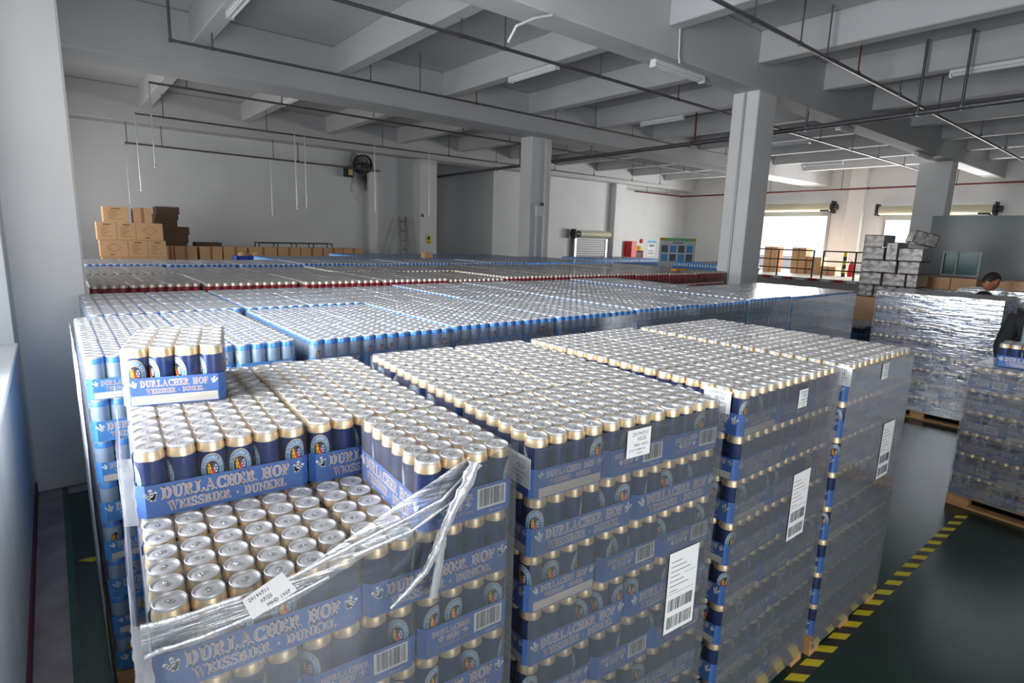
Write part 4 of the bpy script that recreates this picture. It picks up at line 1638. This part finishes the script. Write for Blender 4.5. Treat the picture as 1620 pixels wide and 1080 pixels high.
def panel(x0, x1, z0, z1, y, name, label, cat, parts):
    mb = MB(['paper'])
    mb.box(x0, y-.01, z0, x1, y, z1, parts[0])
    fr = (Vector((x0, y-.01, z0)), Vector((1, 0, 0)), Vector((0, -1, 0)))
    for (a, b, c, d, m_) in parts[1:]:
        put(mb, rect(a*(x1-x0), b*(z1-z0), c*(x1-x0), d*(z1-z0)), fr, 0, 0, 1, m_, .002)
    return tag(link(name, mb.mesh(name)), label, cat)


panel(9.36, 9.54, 1.62, 1.90, 16.55, 'warning_sign', 'yellow warning sign on the back column', 'sign', ['sign_yellow', (.25, .45, .75, .85, 'ink'), (.1, .05, .9, .2, 'fire_red')])
panel(9.12, 9.34, 2.50, 2.64, 16.55, 'exit_sign', 'small green exit sign on the back column', 'sign', ['white_metal', (.1, .12, .6, .88, 'sign_green')])
panel(22.2, 22.85, 1.2, 1.95, 17.0, 'wall_notice', 'white notice with a blue heading on the back wall', 'notice', ['paper', (0, .85, 1, 1, 'poster_blue'), (.2, .62, .8, .74, 'poster_photo'), (.15, .15, .85, .2, 'poster_photo'), (.15, .3, .7, .35, 'poster_photo')])
t = thing('fire_cabinet', 'red fire cabinet with two yellow helmets on the back wall', 'fire cabinet', (20.8, 16.83, .9))
mb = MB(['fire_red'])
mb.box(-.38, -.3, 0, .02, .15, 1.0, 'fire_red', .02)
link('door', mb.mesh('door'), t)
mb = MB(['black_paint'])
mb.box(.02, -.1, 0, .75, .15, .55, 'black_paint', .01)
mb.box(.02, -.1, .5, .75, .15, .57, 'fire_red')
mb.box(.7, -.12, 0, .76, .15, .57, 'fire_red')
link('cabinet_body', mb.mesh('cabinet_body'), t)
for k in range(2):
    mb = MB(['tape_yellow'])
    mb.lathe([(.17, 0), (.16, .1), (.11, .19), (.03, .22)], 'tape_yellow', 14)
    tag(link('helmet', mb.mesh('helmet'), None, (21.0+.36*k, 16.86, 1.472)), ('yellow helmet on the fire cabinet, beside its open door', 'yellow helmet on the fire cabinet, away from its door')[k], 'helmet')
mb = MB(['fire_red'])
mb.lathe([(.1, 0), (.1, .03), (.05, .05)], 'fire_red', 14, mtx=Matrix.Translation((21.68, 16.98, 1.92)) @ Matrix.Rotation(PI/2, 4, 'X'))
tag(link('fire_bell', mb.mesh('fire_bell')), 'small red alarm bell above the fire cabinet', 'alarm bell')
# roller shutter door in the back wall
t = thing('roller_shutter', 'small closed grey roller door with rolled drum in the back wall', 'shutter', (18.0, 16.85, 0))
mb = MB(['shutter_grey'])
for k in range(20):
    mb.box(-.95, 0, .1*k, .95, .06, .1*k+.094, 'shutter_grey', .01)
link('shutter_curtain', mb.mesh('shutter_curtain'), t)
mb = MB(['shutter_yellow'])
mb.tube((-.9, -.1, 2.15), (1.05, -.1, 2.15), .15, 'shutter_yellow', 18)
link('shutter_drum', mb.mesh('shutter_drum'), t)
mb = MB(['black_paint'])
mb.tube((-1.15, -.1, 2.15), (-.9, -.1, 2.15), .13, 'black_paint', 14)
mb.box(-1.2, -.2, 1.95, -1.15, .1, 2.35, 'black_paint')
link('shutter_motor', mb.mesh('shutter_motor'), t)
for s in (-1, 1):
    mb = MB(['bright_pipe'])
    mb.box(s*1.0-.05, -.03, 0, s*1.0+.05, .08, 1.95, 'bright_pipe')
    link('guide_rail', mb.mesh('guide_rail'), t)
# display board with photographs
t = thing('display_board', 'white display board with green heading and two rows of photographs', 'display board', (11.2, 8.02, 0), -.3)
mb = MB(['paper'])
mb.box(0, 0, 1.41, 1.12, .03, 2.05, 'paper')
fr = (Vector((0, 0, 1.41)), Vector((1, 0, 0)), Vector((0, -1, 0)))
put(mb, rect(.0, .57, 1.12, .64), fr, 0, 0, 1, 'tape_yellow', .001)
put(mb, rect(.2, .56, .95, .64), fr, 0, 0, 1, 'poster_green', .002)
put(mb, rect(.38, .50, .72, .53), fr, 0, 0, 1, 'poster_photo', .002)
for k in range(4):
    for j in range(2):
        put(mb, rect(.05+.26*k, .05+.22*j, .05+.26*k+.2, .05+.22*j+.18), fr, 0, 0, 1, 'poster_photo' if (k+j) % 2 else 'poster_blue', .002)
link('board', mb.mesh('board'), t)
mb = MB(['paper'])
mb.box(0, .005, 0, .6, .028, 1.41, 'paper')
link('stand', mb.mesh('stand'), t)

# ------------------------------------------------------------------ things on the loading dock
for k, (y_, x_, n_) in enumerate(((10.42, 22.2, 3), (9.42, 22.5, 3), (8.84, 22.6, 2), (8.2, 22.4, 1))):
    for j in range(n_):
        carton(x_, x_+.5, y_, y_+.55, .852+j*.34, .852+j*.34+.336, 'brown carton on the loading dock, %s in the %s stack from the grey column' % (('lowest', 'second', 'topmost')[j], N_[k]), marks=3, face='l', group='cartons on the loading dock')
t = thing('bollard', 'black and yellow striped bollard on the loading dock', 'bollard', (22.0, 7.75, .85))
for k in range(6):
    mb = MB(['tape_black'])
    mb.tube((0, 0, .15*k), (0, 0, .15*k+.15), .07, 'tape_yellow' if k % 2 else 'tape_black', 12)
    link('band', mb.mesh('band'), t)
t = thing('fire_extinguisher', 'red fire extinguisher on the loading dock by the striped bollard', 'fire extinguisher', (22.6, 7.72, .85))
mb = MB(['fire_red'])
mb.lathe([(.11, 0), (.12, .05), (.12, .42), (.08, .5), (.03, .54)], 'fire_red', 16)
link('cylinder', mb.mesh('cylinder'), t)
mb = MB(['black_paint'])
mb.tube((0, 0, .54), (0, 0, .62), .025, 'black_paint')
mb.box(-.1, -.02, .6, .05, .02, .63, 'black_paint')
link('valve', mb.mesh('valve'), t)

# ------------------------------------------------------------------ grey cabin with a window
t = thing('grey_cabin', 'shiny grey panelled cabin with a window at the aisle end', 'cabin', (14.0, -2.5, 0))
mb = MB(['grey_panel'])
YW0, YW1, ZW0, ZW1 = 4.62, 5.22, 1.46, 1.91
mb.box(0, 0, 0, .08, 5.55, ZW0, 'grey_panel')
mb.box(0, 0, ZW1, .08, 5.55, 2.62, 'grey_panel')
mb.box(0, 0, ZW0, .08, YW0, ZW1, 'grey_panel')
mb.box(0, YW1, ZW0, .08, 5.55, ZW1, 'grey_panel')
mb.box(.08, 5.47, 0, 3.0, 5.55, 2.62, 'grey_panel')
mb.box(0, 0, 2.62, 3.0, 5.55, 2.68, 'grey_panel')
mb.box(2.92, 0, 0, 3.0, 5.47, 2.62, 'grey_panel')
mb.box(.08, 0, 0, 2.92, .08, 2.62, 'grey_panel')
link('panelling', mb.mesh('panelling'), t)
mb = MB(['white_metal'])
for (a, b, c, d) in ((YW0-.03, ZW0-.03, YW1+.03, ZW0), (YW0-.03, ZW1, YW1+.03, ZW1+.03), (YW0-.03, ZW0, YW0, ZW1), (YW1, ZW0, YW1+.03, ZW1), (YW0+.36, ZW0, YW0+.39, ZW1)):
    mb.box(-.015, a, b, .09, c, d, 'white_metal')
link('window_frame', mb.mesh('window_frame'), t)
mb = MB(['teal_glass'])
mb.box(.03, YW0, ZW0, .035, YW1, ZW1, 'teal_glass')
link('window_pane', mb.mesh('window_pane'), t)

# foil-wrapped boxes
XF = 10.0
table(XF-.02, XF+.7, 1.8, 3.2, .72, 'wooden table under the foil-wrapped boxes')
carton(XF+.02, XF+.5, 2.45, 2.9, .722, 1.13, 'brown carton with white papers under the foil boxes', face='l', marks=0, group=None)
carton(XF+.02, XF+.5, 1.95, 2.43, .722, 1.13, 'brown carton under the foil boxes, aisle side', face='l', marks=0, group=None)
fb = [(1.13, 1.34, [(2.9, 2.66), (2.65, 2.30), (2.29, 2.0)], 'lowest row'), (1.34, 1.555, [(2.9, 2.56), (2.54, 2.2), (2.19, 2.02)], 'second row'),
      (1.555, 1.765, [(2.9, 2.36), (2.34, 2.02)], 'third row'), (1.765, 1.98, [(2.9, 2.56), (2.36, 2.0)], 'fourth row'), (1.98, 2.185, [(2.9, 2.58)], 'top')]
for z0, z1, sp, w in fb:
    for k, (a, b) in enumerate(sp):
        mb = MB(['foil'])
        mb.box(-.24, -(a-b)/2+.003, 0, .24, (a-b)/2-.003, z1-z0-.003, 'foil', .012)
        tag(link('foil_box', mb.mesh('foil_box'), None, (XF+.27, (a+b)/2, z0+.001), (0, 0, random.uniform(-.02, .02))),
            'silver foil-wrapped box, %s of the stack, %s' % (w, ('dock side', 'middle' if len(sp) == 3 else 'aisle side', 'aisle side')[k]), 'box', 'foil-wrapped boxes')
mb = MB(['foil'])
mb.box(-.24, -.085, 0, .24, .085, .30, 'foil', .012)
tag(link('foil_box', mb.mesh('foil_box'), None, (XF+.27, 2.46, 1.766)), 'silver foil-wrapped box standing on end in the stack', 'box', 'foil-wrapped boxes')
mb = MB(['foil'])
mb.box(-.24, -.17, 0, .24, .17, .2, 'foil', .012)
tag(link('foil_box', mb.mesh('foil_box'), None, (XF+.27, 2.15, 2.035), (.26, 0, .5)), 'tilted silver foil-wrapped box lying askew on the stack', 'box', 'foil-wrapped boxes')
# brown cartons before the cabin
zc = BASE+7*LAY+.003
carton(11.05, 11.5, 1.84, 2.2, zc, zc+.21, 'brown carton before the cabin, beside the foil boxes', face='l', marks=0, group='cartons before the grey cabin')
carton(11.05, 11.5, 1.48, 1.83, zc, zc+.21, 'brown carton with a white paper before the cabin', face='l', marks=0, group='cartons before the grey cabin')
carton(11.05, 11.5, 1.1, 1.2, zc, zc+.20, 'narrow brown carton before the cabin, beyond the person', face='l', marks=0, group='cartons before the grey cabin')
carton(9.0, 9.45, .3, .75, BASE+8*LAY+.003, BASE+8*LAY+.13, 'brown carton on the silvery load beyond the person', face='l', marks=3, group='cartons before the grey cabin')


# ------------------------------------------------------------------ people
def skinned(name, pts, edges, radii, mname, parent, root=0, sub=2):
    me = bpy.data.meshes.new(name)
    me.from_pydata(pts, edges, [])
    me.materials.append(MATS[mname])
    o = link(name, me, parent)
    sk = o.modifiers.new('skin', 'SKIN')
    sv = me.skin_vertices[0].data if me.skin_vertices else None
    if sv is None:
        bm = bmesh.new()
        bm.from_mesh(me)
        bm.verts.layers.skin.verify()
        bm.to_mesh(me)
        bm.free()
        sv = me.skin_vertices[0].data
    for i, r in enumerate(radii):
        sv[i].radius = r if isinstance(r, tuple) else (r, r)
    sv[root].use_root = True
    ss = o.modifiers.new('sub', 'SUBSURF')
    ss.levels = ss.render_levels = sub
    for p in me.polygons:
        p.use_smooth = True
    return o


def person(label, loc, rz, jacket, lean, head_down):
    t = thing('person', label, 'person', loc, rz)
    h = lean
    t.scale = (1.07, 1.07, 1.0)
    # skin-coloured body (one surface): pelvis, spine, neck, legs, arms
    pts = [(0, 0, .92), (0, h*.3, 1.12), (0, h*.8, 1.36), (0, h*1.05, 1.44), (0, h*1.15+.01, 1.50),
           (.10, 0, .88), (.11, .02, .50), (.11, -.02, .09), (.12, .12, .04),
           (-.10, 0, .88), (-.11, .02, .50), (-.11, -.02, .09), (-.12, .12, .04),
           (.19, h*.9, 1.38), (.25, h*.8+.02, 1.10), (.22, h+.20, .95), (.20, h+.29, .93),
           (-.19, h*.9, 1.38), (-.25, h*.8+.02, 1.10), (-.22, h+.20, .95), (-.20, h+.29, .93)]
    ed = [(0, 1), (1, 2), (2, 3), (3, 4), (0, 5), (5, 6), (6, 7), (7, 8), (0, 9), (9, 10), (10, 11), (11, 12),
          (2, 13), (13, 14), (14, 15), (15, 16), (2, 17), (17, 18), (18, 19), (19, 20)]
    rad = [(.15, .13), (.14, .12), (.17, .13), .09, .055, .085, .06, .042, .035, .085, .06, .042, .035,
           .075, .062, .036, .030, .075, .062, .036, .030]
    o = skinned('body', pts, ed, rad, 'skin', t)
    dg = bpy.context.evaluated_depsgraph_get()
    me = bpy.data.meshes.new_from_object(o.evaluated_get(dg))
    o.modifiers.clear()
    o.data = me
    me.materials.clear()
    for k in ('skin', jacket, 'trouser'):
        me.materials.append(MATS[k])
    for p in me.polygons:
        p.use_smooth = True
        c = p.center
        hand = c.y > h+.17 and c.z < 1.02
        p.material_index = 0 if ((c.z > 1.50 and abs(c.x) < .075) or hand) else (2 if c.z < .95 and not hand and abs(c.x) < .2 and c.y < h+.15 else 1)
    # fingers
    for s in (-1, 1):
        for k in range(4):
            a = Vector((s*(.20-.018*(k-1.5)), h+.30, .93))
            skinned('finger', [a, a+Vector((0, .045, -.012)), a+Vector((0, .075-.006*abs(k-1.3), -.04))], [(0, 1), (1, 2)], [.010, .009, .007], 'skin', t, sub=1)
        a = Vector((s*.165, h+.26, .93))
        skinned('thumb', [a, a+Vector((-s*.03, .03, -.01)), a+Vector((-s*.035, .06, -.02))], [(0, 1), (1, 2)], [.011, .010, .008], 'skin', t, sub=1)
    # head: shaped ellipsoid with brow, nose, chin, ears
    hc = Vector((0, h*1.25+.05, 1.615))
    Rm = Matrix.Rotation(-head_down, 4, 'X')
    bm = bmesh.new()
    bmesh.ops.create_uvsphere(bm, u_segments=28, v_segments=20, radius=1.0)
    for v in bm.verts:
        x, y, z = v.co
        w = .074 if z > -.2 else .074*(1-.32*((-z-.2)/.8))
        d = .098 if y < 0 else .092
        v.co = Vector((x*w, y*d, z*.118))
        f = max(0.0, y)**2
        if abs(x) < .22 and y > .7:                        # nose
            k = math.exp(-((z+.12)/.16)**2)*(1-abs(x)/.22)
            v.co.y += .022*k
        if y > .6 and abs(abs(x)-.38) < .16:               # eye sockets
            v.co.y -= .008*math.exp(-((z-.08)/.1)**2)
        if y > .5 and z < -.55:                            # chin
            v.co.y += .012
        if y > .8 and abs(x) < .35:                        # lips
            v.co.y += .005*math.exp(-((z+.48)/.06)**2)
    me = bpy.data.meshes.new('head')
    bm.to_mesh(me)
    bm.free()
    for p in me.polygons:
        p.use_smooth = True
    me.materials.append(MATS['skin'])
    hd = link('head', me, t, hc)
    hd.rotation_euler = (-head_down, 0, 0)
    for s in (-1, 1):
        e = MB(['skin'])
        e.lathe([(.004, -.02), (.016, -.012), (.020, 0), (.014, .014), (.004, .02)], 'skin', 10, mtx=Matrix.Translation((s*.074, -.008, -.01)) @ Matrix.Scale(.45, 4, (1, 0, 0)) @ Matrix.Scale(1.5, 4, (0, 0, 1)))
        link('ear', e.mesh('ear'), hd)
        e = MB(['badge_white'])
        e.lathe([(.002, -.008), (.008, -.004), (.009, 0), (.008, .004), (.002, .008)], 'badge_white', 10, (s*.028, .079, .010))
        e.lathe([(.0045, 0), (.001, .001)], 'ink', 8, mtx=Matrix.Translation((s*.028, .0875, .010)) @ Matrix.Rotation(-PI/2, 4, 'X'))
        link('eye', e.mesh('eye'), hd)
    bm = bmesh.new()
    bmesh.ops.create_uvsphere(bm, u_segments=28, v_segments=16, radius=1.0)
    kill = [v for v in bm.verts if v.co.z < .25-.75*max(0, -v.co.y) or (v.co.y > .55 and v.co.z < .62)]
    bmesh.ops.delete(bm, geom=kill, context='VERTS')
    for v in bm.verts:
        v.co = Vector((v.co.x*.079, v.co.y*.103, v.co.z*.125+.002))
    me = bpy.data.meshes.new('hair')
    bm.to_mesh(me)
    bm.free()
    me.materials.append(MATS['hair'])
    for p in me.polygons:
        p.use_smooth = True
    hr = link('hair', me, hd)
    hr.modifiers.new('thick', 'SOLIDIFY').thickness = .008
    return t


person('person in a black jacket looking down behind the tall silvery load', (8.12, .80, -.02), -PI/2-.5, 'black_cloth', .05, .35)
p2 = person('person in a black jacket and pale shirt at the frame edge behind the low load', (5.95, -.13, 0), PI*.55, 'black_cloth', .04, .2)
mb = MB(['pale_cloth'])
n = 8
P = []
for i in range(n+1):
    for k in range(n+1):
        a = -.9+1.8*k/n
        P.append((.16*math.sin(a), .03+.155*math.cos(a), 1.0+.42*i/n))
mb.add(P, [(i*(n+1)+k, i*(n+1)+k+1, (i+1)*(n+1)+k+1, (i+1)*(n+1)+k) for i in range(n) for k in range(n)], 'pale_cloth', True)
o = link('shirt', mb.mesh('shirt'), p2)
o.modifiers.new('thick', 'SOLIDIFY').thickness = .006

# ------------------------------------------------------------------ outside the loading doors
mb = MB(['bare_concrete'])
mb.box(XR+.25, -10, .6, 60, 40, .8, 'bare_concrete')
struct('ground_outside', mb)
